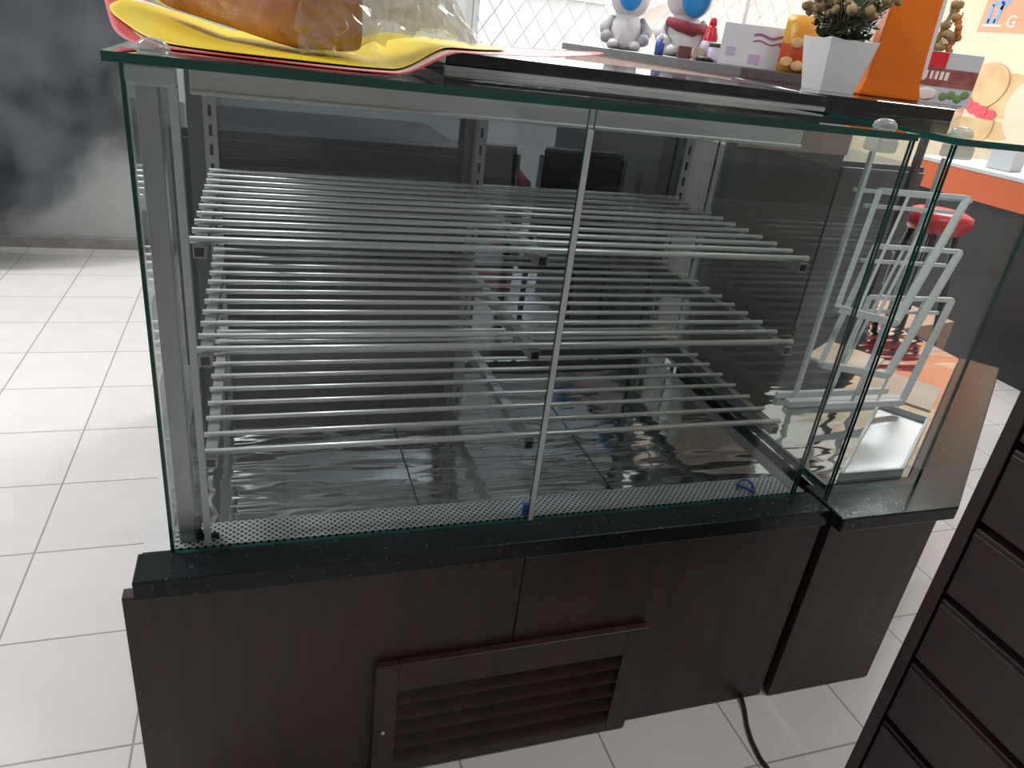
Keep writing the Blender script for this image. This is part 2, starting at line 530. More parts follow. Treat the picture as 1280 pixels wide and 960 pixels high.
# window with a diamond grille
w = struct(empty('window_1', (3.6, 5.25, 0.85)), 'bright shop window with a diamond metal grille', 'window')
bm = bmesh.new()
for x in (-1.8, -0.62, 0.58, 1.76):
    add_box(bm, x, x + 0.04, -0.03, 0.03, 0.0, 1.6)
add_box(bm, -1.8, 1.8, -0.03, 0.03, 0.0, 0.05)
add_box(bm, -1.8, 1.8, -0.03, 0.03, 1.55, 1.6)
finish('window_frame', bm, 'white_metal', w)
bm = bmesh.new()
x0, x1, z0, z1 = -1.78, 1.78, 0.04, 1.56
st = 0.17
k = -1.6
while k < 3.6:
    for sgn in (1, -1):
        a = (x0 + k, z0) if sgn > 0 else (x0 + k, z1)
        b = (x0 + k + (z1 - z0) * 0.72, z1) if sgn > 0 else (x0 + k + (z1 - z0) * 0.72, z0)
        (ax, az), (bx, bz) = a, b
        if ax < x0:
            t = (x0 - ax) / (bx - ax); ax, az = x0, az + t * (bz - az)
        if bx > x1:
            t = (x1 - ax) / (bx - ax); bx, bz = x1, az + t * (bz - az)
        if bx - ax > 0.02:
            add_tube(bm, [(ax, -0.045 - 0.004 * sgn, az), (bx, -0.045 - 0.004 * sgn, bz)], 0.0042, 6)
    k += st
finish('window_grille', bm, 'grille', w)
bm = bmesh.new()
add_box(bm, -1.8, 1.8, 0.0, 0.006, 0.0, 1.6)
finish('window_glass', bm, 'glass', w)

# outside
struct(box_obj('outside_ground', (-1.0, 12.0, 5.31, 14.0, -0.3, -0.1), 'outside_ground'), 'pale paving outside the window', 'ground')
bm = bmesh.new()
add_box(bm, 2.4, 3.75, 7.2, 7.4, -0.1, 1.66)
add_box(bm, 2.34, 3.82, 7.13, 7.47, 1.66, 1.74)
ow = finish('boundary_wall', bm, 'outside_white', bevel=0.01)
tag(ow, 'white outdoor wall with a flat coping seen through the window', 'wall', kind='structure')
hs = empty('outdoor_house', (7.6, 10.5, -0.1))
tag(hs, 'pale pink house with a gable roof outside the window', 'house')
bm = bmesh.new()
add_box(bm, -2.2, 2.2, -0.6, 2.0, 0, 1.9)
v = [bm.verts.new(p) for p in ((-2.2, -0.6, 1.9), (2.2, -0.6, 1.9), (0, -0.6, 2.9), (-2.2, -0.5, 1.9), (2.2, -0.5, 1.9), (0, -0.5, 2.9))]
for f in ((0, 1, 2), (5, 4, 3), (0, 3, 4, 1), (1, 4, 5, 2), (2, 5, 3, 0)):
    bm.faces.new([v[i] for i in f])
finish('house_wall', bm, 'outside_pink', hs)
bm = bmesh.new()
add_bar(bm, (-2.35, -0.75, 1.86), (0.02, -0.75, 2.95), 0.3, 0.09)
add_bar(bm, (2.35, -0.75, 1.86), (-0.02, -0.75, 2.95), 0.3, 0.09)
finish('house_roof', bm, 'outside_white', hs)

# ------------------------------------------------------------------ main display case
case = empty('display_case', (0.62, 0.0, 0.0))
tag(case, 'large glass display case with three empty rod shelves on a dark wood base', 'display case')
class P:   # parts of the case are written in room coordinates, shifted to the case's base
    pass
def case_part(name, bm, mats, parent=case, **k):
    o = finish(name, bm, mats, parent, **k)
    return o
OX = 0.62
def cb(bm, x0, x1, *r, **k):
    add_box(bm, x0 - OX, x1 - OX, *r, **k)

bm = bmesh.new(); cb(bm, 0.024, 1.225, 0.022, 0.715, 0.004, 0.482)
case_part('base_body', bm, 'dark')
bm = bmesh.new(); cb(bm, 0.024, 0.062, 0.055, 0.715, 0.483, 0.515)
case_part('side_ledge', bm, 'white_metal')
bm = bmesh.new(); cb(bm, 1.194, 1.225, 0.055, 0.715, 0.483, 0.515)
case_part('side_ledge', bm, 'alu_dark')
bm = bmesh.new(); cb(bm, 0.0, 0.6160, 0.0, 0.0215, 0.002, 0.479)
case_part('front_panel', bm, 'wood', bevel=0.0012)
bm = bmesh.new(); cb(bm, 0.6178, 1.2385, 0.0, 0.0215, 0.002, 0.479)
case_part('front_panel', bm, 'wood', bevel=0.0012)
# louvred vent
bm = bmesh.new()
cb(bm, 0.368, 0.408, -0.016, 0.0, 0.004, 0.279)
cb(bm, 0.846, 0.890, -0.016, 0.0, 0.004, 0.279)
cb(bm, 0.408, 0.846, -0.016, 0.0, 0.216, 0.279)
cb(bm, 0.408, 0.846, -0.016, 0.0, 0.004, 0.030)
for k in range(5):
    z = 0.193 - k * 0.038
    add_box(bm, 0.408 - OX, 0.846 - OX, -0.0085, -0.0055, z - 0.015, z + 0.015, rot=Matrix.Rotation(math.radians(-33), 3, 'X'))
case_part('vent_grille', bm, 'wood', bevel=0.0015)
bm = bmesh.new(); add_ball(bm, (0.386 - OX, -0.0165, 0.118), 0.004, sub=1)
case_part('screw', bm, 'alu', parent=case.children[-1])
# granite ledge
bm = bmesh.new(); cb(bm, 0.018, 1.236, -0.012, 0.054, 0.480, 0.515)
case_part('granite_ledge', bm, 'granite', bevel=0.0025)
# inside floor
bm = bmesh.new(); cb(bm, 0.064, 1.192, 0.055, 0.112, 0.484, 0.5165)
case_part('perforated_strip', bm, 'perf')
for a, b in ((0.064, 0.4505), (0.4525, 0.822), (0.824, 1.192)):
    bm = bmesh.new(); cb(bm, a, b, 0.113, 0.700, 0.484, 0.516)
    case_part('floor_sheet', bm, 'steel', bevel=0.001)
# glass
G0, G1 = 0.5155, 1.192
pane('front_glass', (0.069 - OX, 0.048), (0.630 - OX, 0.048), 0.006, G0, G1, case)
pane('front_glass', (0.640 - OX, 0.048), (1.193 - OX, 0.048), 0.006, G0, G1, case)
pane('side_glass', (0.066 - OX, 0.052), (0.066 - OX, 0.712), 0.006, G0, G1, case)
pane('side_glass', (1.190 - OX, 0.052), (1.190 - OX, 0.712), 0.006, G0, G1, case)
bm = bmesh.new()
add_prism(bm, [(0.050 - OX, 0.030), (1.182 - OX, 0.030), (1.182 - OX, 0.735), (0.050 - OX, 0.735)], 1.1935, 1.2040, 0, 1)
case_part('top_glass', bm, ['glass_top', 'glass_edge'])
bm = bmesh.new(); cb(bm, 0.6305, 0.6395, 0.045, 0.051, G0, 1.165)
case_part('glass_joint', bm, 'seal')
bm = bmesh.new(); cb(bm, 0.624, 0.636, 0.057, 0.066, 0.5168, 0.540)
case_part('clip', bm, 'blue_deep', bevel=0.002)
bm = bmesh.new(); cb(bm, 0.110, 0.119, 0.060, 0.069, 0.5168, 1.168)
case_part('upright_strip', bm, 'seal')
bm = bmesh.new()
add_tube(bm, [(0.103 - OX, 0.075, 0.517), (0.10 - OX, 0.07, 0.54), (0.103 - OX, 0.066, 0.56)], 0.006)
add_tube(bm, [(0.105 - OX, 0.076, 0.521), (0.13 - OX, 0.074, 0.521)], 0.004)
case_part('clip', bm, 'black')
bm = bmesh.new()
add_tube(bm, [(1.10 - OX + 0.014 * math.cos(t), 0.078 + 0.02 * math.sin(t), 0.524 + 0.004 * math.sin(2 * t)) for t in [2 * PI * k / 16 for k in range(17)]], 0.003, 6)
case_part('cable_tie', bm, 'blue_deep')
# top rail and its returns
bm = bmesh.new()
cb(bm, 0.118, 1.152, 0.262, 0.292, 1.143, 1.1925)
cb(bm, 0.118, 1.152, 0.256, 0.262, 1.143, 1.149)
case_part('top_rail', bm, 'alu', bevel=0.0015)
bm = bmesh.new(); cb(bm, 0.095, 1.16, 0.655, 0.685, 1.150, 1.1925)
case_part('rear_rail', bm, 'alu_dark', bevel=0.0015)
# rear posts (slotted)
for x in (0.118, 0.655, 1.162):
    bm = bmesh.new(); cb(bm, x - 0.012, x + 0.012, 0.652, 0.672, 0.5165, 1.1495)
    for k in range(16):
        cb(bm, x - 0.003, x + 0.003, 0.6512, 0.6525, 0.56 + k * 0.036, 0.58 + k * 0.036, mi=1)
    case_part('rear_post', bm, ['bracket', 'black'])
bm = bmesh.new(); cb(bm, 0.074, 0.098, 0.07, 0.10, 0.5168, 1.1925); case_part('corner_post', bm, 'bracket', bevel=0.001)
# shelves: eleven rods on three cantilever brackets
for (z, yf, yb) in ((0.965, 0.152, 0.640), (0.810, 0.128, 0.632), (0.655, 0.098, 0.625)):
    sh = empty('rod_shelf', (0, 0, z))
    sh.parent = case
    n = 11
    for k in range(n):
        y = yf + 0.004 + (yb - yf - 0.004) * k / (n - 1)
        bm = bmesh.new()
        add_tube(bm, [(0.112 - OX, y, 0), (1.152 - OX, y, 0)], 0.0043 if k else 0.0052, 10)
        finish('rod', bm, 'rod', sh)
    for x in (0.124, 0.632, 1.140):
        bm = bmesh.new()
        add_box(bm, x - 0.0085 - OX, x + 0.0085 - OX, yf - 0.004, 0.655, -0.0245, -0.0062)
        add_box(bm, x - 0.0062 - OX, x + 0.0062 - OX, yf - 0.0052, yf - 0.004, -0.0215, -0.0092, mi=1)
        v = [bm.verts.new(q) for q in ((x - 0.002 - OX, 0.40, -0.0245), (x - 0.002 - OX, 0.655, -0.0245), (x - 0.002 - OX, 0.655, -0.085), (x + 0.002 - OX, 0.40, -0.0245), (x + 0.002 - OX, 0.655, -0.0245), (x + 0.002 - OX, 0.655, -0.085))]
        for f in ((0, 1, 2), (5, 4, 3), (0, 3, 4, 1), (1, 4, 5, 2), (2, 5, 3, 0)):
            bm.faces.new([v[i] for i in f])
        finish('bracket', bm, ['bracket', 'black'], sh)
# sliding rear doors
for (a, b, y) in ((0.075, 0.655, 0.690), (0.62, 1.185, 0.708)):
    sd = empty('sliding_door', (0, 0, 0)); sd.parent = case
    bm = bmesh.new()
    cb(bm, a, a + 0.028, y - 0.006, y + 0.006, 0.5165, 1.148)
    cb(bm, b - 0.028, b, y - 0.006, y + 0.006, 0.5165, 1.148)
    cb(bm, a + 0.028, b - 0.028, y - 0.006, y + 0.006, 0.5165, 0.552)
    cb(bm, a + 0.028, b - 0.028, y - 0.006, y + 0.006, 1.120, 1.148)
    finish('door_frame', bm, 'alu_dark', sd)
    bm = bmesh.new(); cb(bm, a + 0.028, b - 0.028, y - 0.002, y + 0.002, 0.552, 1.120)
    finish('door_pane', bm, 'glass_dark', sd)
# clear corner clamps with dome heads
def clamp(parent, x, y, ox=0.0, sx=1):
    cl = empty('glass_clamp', (x - ox, y, 1.2045)); cl.parent = parent
    bm = bmesh.new()
    add_lathe(bm, [(0.017, 0.0), (0.0185, 0.004), (0.016, 0.010), (0.010, 0.0145), (0.0, 0.016)], 20)
    add_lathe(bm, [(0.008, -0.0115), (0.008, 0.0)], 14)
    finish('clamp_knob', bm, 'clear_plastic', cl)
    bm = bmesh.new()
    add_box(bm, -0.030 * (1 if sx > 0 else 0.6), 0.022, -0.018, 0.016, -0.034, -0.0125)
    finish('clamp_block', bm, 'clear_plastic', cl, bevel=0.004)
clamp(case, 0.098, 0.062, OX)
clamp(case, 1.140, 0.062, OX, -1)

# ------------------------------------------------------------------ corner display case
cc = empty('corner_display_case', (1.4, 0.0, 0.0))
tag(cc, 'angled corner glass case with white wire stand, right of the large case', 'display case')
CX = 1.4
def sh2(pts):
    return [(x - CX, y) for x, y in pts]
bm = bmesh.new()
add_prism(bm, sh2([(1.262, 0.012), (1.530, 0.012), (2.325, 0.60), (2.325, 1.12), (1.262, 0.72)]), 0.004, 0.484)
finish('base_body', bm, 'dark', cc)
bm = bmesh.new(); add_box(bm, 1.2545 - CX, 1.537 - CX, -0.008, 0.0115, 0.003, 0.4835)
finish('front_panel', bm, 'wood', cc, bevel=0.0012)
bm = bmesh.new()
add_prism(bm, sh2([(1.2405, -0.042), (1.533, -0.042), (2.372, 0.578), (2.295, 0.66), (1.512, 0.075), (1.2405, 0.075)]), 0.4845, 0.5152)
finish('granite_ledge', bm, 'granite', cc, bevel=0.003)
bm = bmesh.new()
add_prism(bm, sh2([(1.262, 0.0755), (1.512, 0.0755), (2.29, 0.66), (2.29, 1.10), (1.262, 0.71)]), 0.4845, 0.512)
finish('floor_sheet', bm, 'steel', cc)
pane('front_glass', (1.278 - CX, 0.045), (1.505 - CX, 0.045), 0.006, G0, G1, cc)
pane('side_glass', (1.275 - CX, 0.049), (1.275 - CX, 0.71), 0.006, 0.5125, G1, cc)
pane('diagonal_glass', (1.508 - CX, 0.048), (2.272 - CX, 0.602), 0.006, G0, G1, cc)
bm = bmesh.new()
add_prism(bm, sh2([(1.262, 0.028), (1.522, 0.028), (2.31, 0.600), (2.31, 1.12), (1.262, 0.735)]), 1.1935, 1.2040, 0, 1)
finish('top_glass', bm, ['glass_top', 'glass_edge'], cc)
clamp(cc, 1.300, 0.062, CX, -1)
clamp(cc, 1.505, 0.066, CX, -1)
bm = bmesh.new()
for p, q in (((1.29, 0.70), (2.28, 1.075)),):
    add_bar(bm, (p[0] - CX, p[1], 1.17), (q[0] - CX, q[1], 1.17), 0.02, 0.044)
for p in ((1.30, 0.695), (2.27, 1.06)):
    add_bar(bm, (p[0] - CX, p[1], 0.513), (p[0] - CX, p[1], 1.15), 0.02)
finish('rear_frame', bm, 'alu_dark', cc)
bm = bmesh.new()
add_bar(bm, (1.283 - CX, 0.062, 0.517), (1.283 - CX, 0.68, 0.517), 0.006, 0.008)
finish('floor_rail', bm, 'alu_dark', cc)

# pale tray on the corner case's floor
t = empty('metal_tray', (1.55, 0.22, 0.512))
tag(t, 'shallow pale metal tray lying on the corner case floor', 'tray')
bm = bmesh.new()
quad = [(1.335, 0.085), (1.500, 0.085), (1.775, 0.285), (1.705, 0.375)]
quad = [(x - 1.55, y - 0.22) for x, y in quad]
add_prism(bm, quad, 0.001, 0.005)
finish('tray_bottom', bm, 'steel_tray', t)
bm = bmesh.new()
for i in range(4):
    a, b = quad[i], quad[(i + 1) % 4]
    add_bar(bm, (a[0], a[1], 0.010), (b[0], b[1], 0.010), 0.006, 0.018)
finish('tray_rim', bm, 'white_metal', t)

# white three-tier wire stand
st = empty('wire_stand', (1.62, 0.40, 0.512))
tag(st, 'white three-tier wire leaflet stand inside the corner case', 'stand')
SX, SY, SZ = 1.62, 0.40, 0.512
tops = [((1.505, 0.40, 1.055), (1.766, 0.40, 1.052)), ((1.545, 0.40, 0.930), (1.806, 0.40, 0.924)), ((1.580, 0.40, 0.806), (1.842, 0.40, 0.801))]
lows = [((1.395, 0.30, 0.815), (1.575, 0.30, 0.780)), ((1.400, 0.30, 0.680), (1.620, 0.31, 0.640)), ((1.470, 0.32, 0.560), (1.735, 0.34, 0.548))]
for (tl, tr), (bl, br_) in zip(tops, lows):
    L = lambda p: (p[0] - SX, p[1] - SY, p[2] - SZ)
    tier = empty('tier', (0, 0, 0)); tier.parent = st
    for p, q, w_, h_ in ((L(tr), L(br_), 0.014, 0.019), (L(tl), L(bl), 0.011, 0.014)):
        bm = bmesh.new(); add_bar(bm, p, q, w_, h_); finish('side_wire', bm, 'white', tier)
    tb = lambda p: (p[0] - 0.03, p[1], p[2] - 0.035)
    for p, q, w_ in ((L(tl), L(tr), 0.010), (L(bl), L(br_), 0.015), (L(tb(tl)), L(tb(tr)), 0.008)):
        bm = bmesh.new(); add_bar(bm, p, q, w_); finish('cross_wire', bm, 'white', tier)
    for f in (0.33, 0.66):
        bm = bmesh.new(); add_bar(bm, Vector(L(tl)).lerp(Vector(L(tr)), f), Vector(L(bl)).lerp(Vector(L(br_)), f), 0.006); finish('cross_wire', bm, 'white', tier)
bm = bmesh.new()
for (x, y) in ((1.49, 0.44), (1.70, 0.44)):
    add_bar(bm, (x - SX, y - SY, 0.002), (x - SX - 0.0, y - SY, 1.13 - SZ), 0.010)
add_bar(bm, (1.48 - SX, 0.45 - SY, 1.045 - SZ), (1.78 - SX, 0.40 - SY, 1.045 - SZ), 0.008)
add_bar(bm, (1.44 - SX, 0.405 - SY, 0.010), (1.80 - SX, 0.405 - SY, 0.010), 0.02, 0.016)
add_bar(bm, (1.44 - SX, 0.45 - SY, 0.010), (1.80 - SX, 0.45 - SY, 0.010), 0.012, 0.016)
finish('stand_frame', bm, 'white', st)

# two peach sheets standing in for reflections in the corner case floor
for nm, lb, cx, cy, rz, sx, sy in (('reflection_sheet', 'peach sheet imitating a reflection beside the wire stand, nearer the diagonal glass', 1.88, 0.47, 0.62, 0.10, 0.085),
                                   ('reflection_sheet', 'peach sheet imitating a reflection behind the wire stand', 1.86, 0.68, 0.55, 0.10, 0.085)):
    bm = bmesh.new()
    add_box(bm, -sx, sx, -sy, sy, 0.0005, 0.004)
    o = finish(nm, bm, 'peach_reflection', loc=(cx, cy, 0.512), rot=(0, 0, rz))
    tag(o, lb, 'card')

# ------------------------------------------------------------------ black stone tops on the cases
o = box_obj('stone_countertop', (0.50, 1.265, 0.362, 0.78, 1.2125, 1.2325), 'granite_top', bevel=0.002)
tag(o, 'long polished black slab on top of the large glass case', 'countertop')
bm = bmesh.new()
bm2 = None
add_box(bm, 0.50, 1.262, 0.356, 0.372, 1.2042, 1.2122)
add_box(bm, 0.50, 1.262, 0.70, 0.716, 1.2042, 1.2122)
finish('support_strip', bm, 'alu', None)
sp = bpy.data.objects['support_strip']
sp.parent = o
bm = bmesh.new()
add_prism(bm, [(1.285, 0.47), (1.745, 0.50), (2.29, 0.97), (2.29, 1.16), (1.56, 1.16)], 1.2045, 1.2325)
o2 = finish('stone_countertop', bm, 'granite_top', bevel=0.002)
tag(o2, 'angled black slab under the white flower pot and orange stand', 'countertop')

# ------------------------------------------------------------------ cake, board and papers on the glass top
def zsheet(x, y, base):
    t = min(1, max(0, (x - 0.375) / 0.095))
    t = t * t * (3 - 2 * t)
    e = min(1, max(0, (0.16 - x) / 0.20)) * min(1, max(0, (y - 0.16) / 0.35))
    u = max(0, (x - 0.58) / 0.34)
    return base + 0.0315 * t + 0.050 * e + 0.020 * u * u

def sheet(name, pts, base, mats, border=0.0, wob=0.002, seed=1, parent=None, n=110):
    """a thin sheet with outline pts, laid over the glass and up over the slab's end"""
    rnd = random.Random(seed)
    ph = [rnd.uniform(0, 6) for _ in range(4)]
    bm = bmesh.new()
    cx = sum(p[0] for p in pts) / len(pts); cy = sum(p[1] for p in pts) / len(pts)
    rim = []
    m = len(pts)
    per = max(1, n // m)
    for i in range(m):       # Catmull-Rom outline
        p0, p1, p2, p3 = [Vector(pts[(i + k) % m]) for k in (-1, 0, 1, 2)]
        for s in range(per):
            t = s / per
            rim.append(0.5 * ((2 * p1) + (p2 - p0) * t + (2 * p0 - 5 * p1 + 4 * p2 - p3) * t * t + (3 * p1 - p0 - 3 * p2 + p3) * t ** 3))
    fr = [0.0] + [k / 16 for k in range(1, 16)] + [0.975, 1.0]
    rings = []
    for f in fr[1:]:
        ring = []
        for p in rim:
            x, y = cx + (p.x - cx) * f, cy + (p.y - cy) * f
            z = zsheet(x, y, base) + wob * f * f * (math.sin(23 * x + ph[0]) + math.sin(31 * y + ph[1]) + 1.2)
            ring.append(bm.verts.new((x, y, z)))
        rings.append(ring)
    c = bm.verts.new((cx, cy, zsheet(cx, cy, base)))
    k = len(rim)
    for i in range(k):
        bm.faces.new((c, rings[0][i], rings[0][(i + 1) % k]))
    for j in range(len(rings) - 1):
        for i in range(k):
            f = bm.faces.new((rings[j][i], rings[j + 1][i], rings[j + 1][(i + 1) % k], rings[j][(i + 1) % k]))
            if border and fr[j + 2] > 1 - border:
                f.material_index = 1
    for f in bm.faces:
        f.smooth = True
    o = finish(name, bm, mats, parent)
    md = o.modifiers.new('thick', 'SOLIDIFY')
    md.thickness = 0.0006
    md.offset = 0.0
    return o

o = sheet('tray_paper', [(0.10, 0.115), (0.20, 0.075), (0.32, 0.070), (0.385, 0.13), (0.388, 0.30), (0.38, 0.60), (0.22, 0.68), (0.07, 0.55)], 1.2050, ['paper_cream', 'paper_red'], 0.05, 0.0003, 3)
tag(o, 'cream tray paper lying flat on the glass top, lowest sheet under the cake', 'paper')
o = sheet('tray_paper', [(0.015, 0.33), (0.085, 0.125), (0.20, 0.080), (0.33, 0.072), (0.46, 0.130), (0.60, 0.305), (0.74, 0.45), (0.90, 0.66), (0.66, 0.80), (0.20, 0.82), (-0.03, 0.78)], 1.2074, ['paper', 'paper_red'], 0.03, 0.0002, 5)
tag(o, 'pink and white tray paper with red edge under the yellow board', 'paper')
o = sheet('cake_board', [(0.005, 0.45), (0.045, 0.28), (0.12, 0.135), (0.25, 0.10), (0.39, 0.135), (0.54, 0.30), (0.65, 0.55), (0.58, 0.72), (0.35, 0.80), (0.08, 0.74)], 1.2110, ['yellow', 'yellow'], 0.0, 0.0002, 9)
tag(o, 'bright yellow round cake board under the wrapped cake', 'board')

ck = empty('cake_loaf', (0.202, 0.380, 1.2290), 0)
tag(ck, 'brown loaf cake in clear film on the yellow board', 'cake')
bm = bmesh.new()
bmesh.ops.create_cube(bm, size=1.0)
bmesh.ops.scale(bm, vec=(0.38, 0.12, 0.115), verts=bm.verts)
bmesh.ops.subdivide_edges(bm, edges=bm.edges, cuts=9, use_grid_fill=True)
rnd = random.Random(4)
for v in bm.verts:
    x, y, z = v.co
    r = 0.022   # round the corners
    ex, ey, ez = 0.19 - r, 0.06 - r, 0.0575 - r
    q = Vector((max(-ex, min(ex, x)), max(-ey, min(ey, y)), max(-ez, min(ez, z))))
    dv = Vector((x, y, z)) - q
    if dv.length > 1e-6:
        v.co = q + dv.normalized() * r
    v.co.z += 0.006 * math.sin(x * 24) * (z > 0) + 0.006 * math.cos(y * 20) * (z > 0)
    v.co.y += 0.003 * math.sin(x * 30 + z * 40)
    v.co += Vector((rnd.uniform(-1, 1), rnd.uniform(-1, 1), rnd.uniform(-1, 1))) * 0.0012
    v.co.z += 0.0585
body = finish('cake_body', bm, 'cake', ck, smooth=True)
ANG = math.radians(125)
body.rotation_euler = (0, math.radians(-5), ANG)
md = body.modifiers.new('sub', 'SUBSURF'); md.levels = 1; md.render_levels = 1
# crumpled film around and trailing to the right of the loaf
def film(name, nu, nv, fn, seed, amp, parent, m='wrap'):
    rnd = random.Random(seed)
    bm = bmesh.new()
    g = []
    for i in range(nu + 1):
        row = []
        for j in range(nv + 1):
            p = Vector(fn(i / nu, j / nv))
            p += Vector((rnd.uniform(-1, 1), rnd.uniform(-1, 1), rnd.uniform(-0.3, 1))) * amp
            row.append(bm.verts.new(p))
        g.append(row)
    for i in range(nu):
        for j in range(nv):
            a, b, c, d = g[i][j], g[i + 1][j], g[i + 1][j + 1], g[i][j + 1]
            if rnd.random() < 0.5:
                bm.faces.new((a, b, c)); bm.faces.new((a, c, d))
            else:
                bm.faces.new((a, b, d)); bm.faces.new((b, c, d))
    return finish(name, bm, m, parent)
# tail: a gathered fan leaving the near-right end of the loaf
def ramp(x):
    return zsheet(x, 0.3, 0.0) if x > 0.2 else 0.0
def tail(u, v):
    a = math.radians(-38 + 92 * v)
    r = 0.01 + 0.17 * u
    bx, by = 0.135, -0.155
    return (bx + r * math.cos(a), by + r * math.sin(a) + 0.02, 0.002 + 0.11 * (1 - u) ** 1.0 * (0.55 + 0.45 * math.sin(v * 9)) + 0.045 * math.sin(PI * u) * abs(math.sin(v * 13)) + ramp(bx + r * math.cos(a) + 0.202) - 0.014)
film('film_wrap', 16, 26, tail, 11, 0.007, ck)
def end(u, v):
    return (-0.205 + 0.012 * math.sin(v * 9 + u * 5), -0.075 + 0.15 * u, 0.004 + 0.13 * v)
film('film_end', 12, 12, end, 14, 0.007, ck).rotation_euler = (0, math.radians(-5), ANG)
def cap(u, v):
    # sleeve hugging the near end of the loaf
    t = 2 * PI * v
    y = 0.0640 * math.copysign(abs(math.cos(t)) ** 0.6, math.cos(t))
    z = 0.060 + 0.062 * math.copysign(abs(math.sin(t)) ** 0.6, math.sin(t))
    x = -0.196 + 0.392 * u
    return (x, y, max(z, 0.0005))
film('film_sleeve', 14, 30, cap, 12, 0.0012, ck, 'wrap_clear').rotation_euler = (0, math.radians(-5), ANG)

# ------------------------------------------------------------------ flower pot, orange stand, leaflet on the angled slab
ZS = 1.2328
pot = empty('flower_pot', (1.59, 0.765, ZS), math.radians(-8))
tag(pot, 'white square pot of dried flowers on the black slab', 'flower pot')
bm = bmesh.new()
b0, b1, h = 0.046, 0.066, 0.122
low = [bm.verts.new((sx * b0, sy * b0, 0)) for sx, sy in ((-1, -1), (1, -1), (1, 1), (-1, 1))]
n = 10
outer = []
cor = [(-1, -1), (1, -1), (1, 1), (-1, 1)]
top = []; bot = []; ins = []; insb = []
for s in range(4):
    a, b = Vector(cor[s]), Vector(cor[(s + 1) % 4])
    for k in range(n):
        t = k / n
        p = a.lerp(b, t)
        zz = h + 0.012 * abs(math.cos(t * PI)) ** 1.5 + 0.010 * math.exp(-((t - 0.5) / 0.17) ** 2) - 0.012
        top.append(bm.verts.new((p.x * b1, p.y * b1, zz)))
        bot.append(bm.verts.new((p.x * b0, p.y * b0, 0)))
        ins.append(bm.verts.new((p.x * (b1 - 0.004), p.y * (b1 - 0.004), zz)))
        insb.append(bm.verts.new((p.x * (b1 - 0.010), p.y * (b1 - 0.010), h - 0.035)))
N = len(top)
for i in range(N):
    j = (i + 1) % N
    bm.faces.new((bot[i], bot[j], top[j], top[i]))
    bm.faces.new((top[i], top[j], ins[j], ins[i]))
    bm.faces.new((ins[i], ins[j], insb[j], insb[i]))
bm.verts.ensure_lookup_table()
for v in low:
    bm.verts.remove(v)
bm.faces.new(list(reversed(bot)))
bm.faces.new(insb)
finish('pot_body', bm, 'white', pot)
bm = bmesh.new()
add_ball(bm, (0, 0, h - 0.018), 0.057, sub=3, s=(1, 1, 0.45))
for v in bm.verts:
    v.co += Vector((random.uniform(-1, 1), random.uniform(-1, 1), random.uniform(-1, 1))) * 0.005
finish('moss', bm, 'soil', pot)
rnd = random.Random(21)
def leafy(name, m, count, rr, zr, size, kind):
    bm = bmesh.new()
    for _ in range(count):
        a = rnd.uniform(0, 2 * PI); r = rr * math.sqrt(rnd.random())
        z = h + rnd.uniform(*zr)
        p = Vector((r * math.cos(a) * (0.7 + (z - h) * 3), r * math.sin(a) * (0.7 + (z - h) * 3), z))
        if kind == 'leaf':
            d = Vector((rnd.uniform(-1, 1), rnd.uniform(-1, 1), rnd.uniform(-0.2, 1))).normalized()
            s = d.cross(Vector((rnd.uniform(-1, 1), rnd.uniform(-1, 1), 0.3))).normalized() * size * 0.35
            v = [bm.verts.new(p), bm.verts.new(p + d * size * 0.5 + s), bm.verts.new(p + d * size), bm.verts.new(p + d * size * 0.5 - s)]
            bm.faces.new(v)
        else:
            add_ball(bm, p, size * rnd.uniform(0.6, 1.2), sub=1)
            foot = Vector((p.x * 0.25, p.y * 0.25, h + 0.005))
            mid = foot.lerp(p, 0.55) + Vector((0, 0, 0.012))
            add_tube(bm, [foot, mid, p], 0.0011, 4, cap=False)
    return finish(name, bm, m, pot)
leafy('foliage', 'leaf', 560, 0.080, (-0.008, 0.075), 0.024, 'leaf')['kind'] = 'stuff'
leafy('white_buds', 'bud', 190, 0.10, (0.015, 0.10), 0.0032, 'ball')['kind'] = 'stuff'
leafy('dried_blossoms', 'dryflower', 120, 0.125, (0.05, 0.16), 0.0125, 'ball')['kind'] = 'stuff'

# orange tapered stand
og = empty('orange_stand', (1.81, 0.80, ZS), math.radians(-22))
tag(og, 'tall orange tapered holder beside the white flower pot', 'holder')
bm = bmesh.new()
prof = [(0.080, 0.0), (0.080, 0.010), (0.071, 0.040), (0.067, 0.10), (0.063, 0.20), (0.060, 0.34)]
rings = []
for hw, z in prof:
    hd = hw * 0.42
    rings.append([bm.verts.new((sx * hw, sy * hd, z)) for sx, sy in ((-1, -1), (1, -1), (1, 1), (-1, 1))])
for i in range(len(rings) - 1):
    for k in range(4):
        f = bm.faces.new((rings[i][k], rings[i][(k + 1) % 4], rings[i + 1][(k + 1) % 4], rings[i + 1][k]))
bm.faces.new(list(reversed(rings[0]))); bm.faces.new(rings[-1])
finish('holder_body', bm, 'orange', og, bevel=0.004)
bm = bmesh.new()
add_bar(bm, (0.0765, 0.010, 0.055), (0.065, 0.010, 0.335), 0.012, 0.05)
finish('side_card', bm, 'white', og)
bm = bmesh.new()
add_bar(bm, (0.085, 0.012, 0.055), (0.0735, 0.012, 0.335), 0.004, 0.03)
finish('side_strip', bm, 'maroon', og)

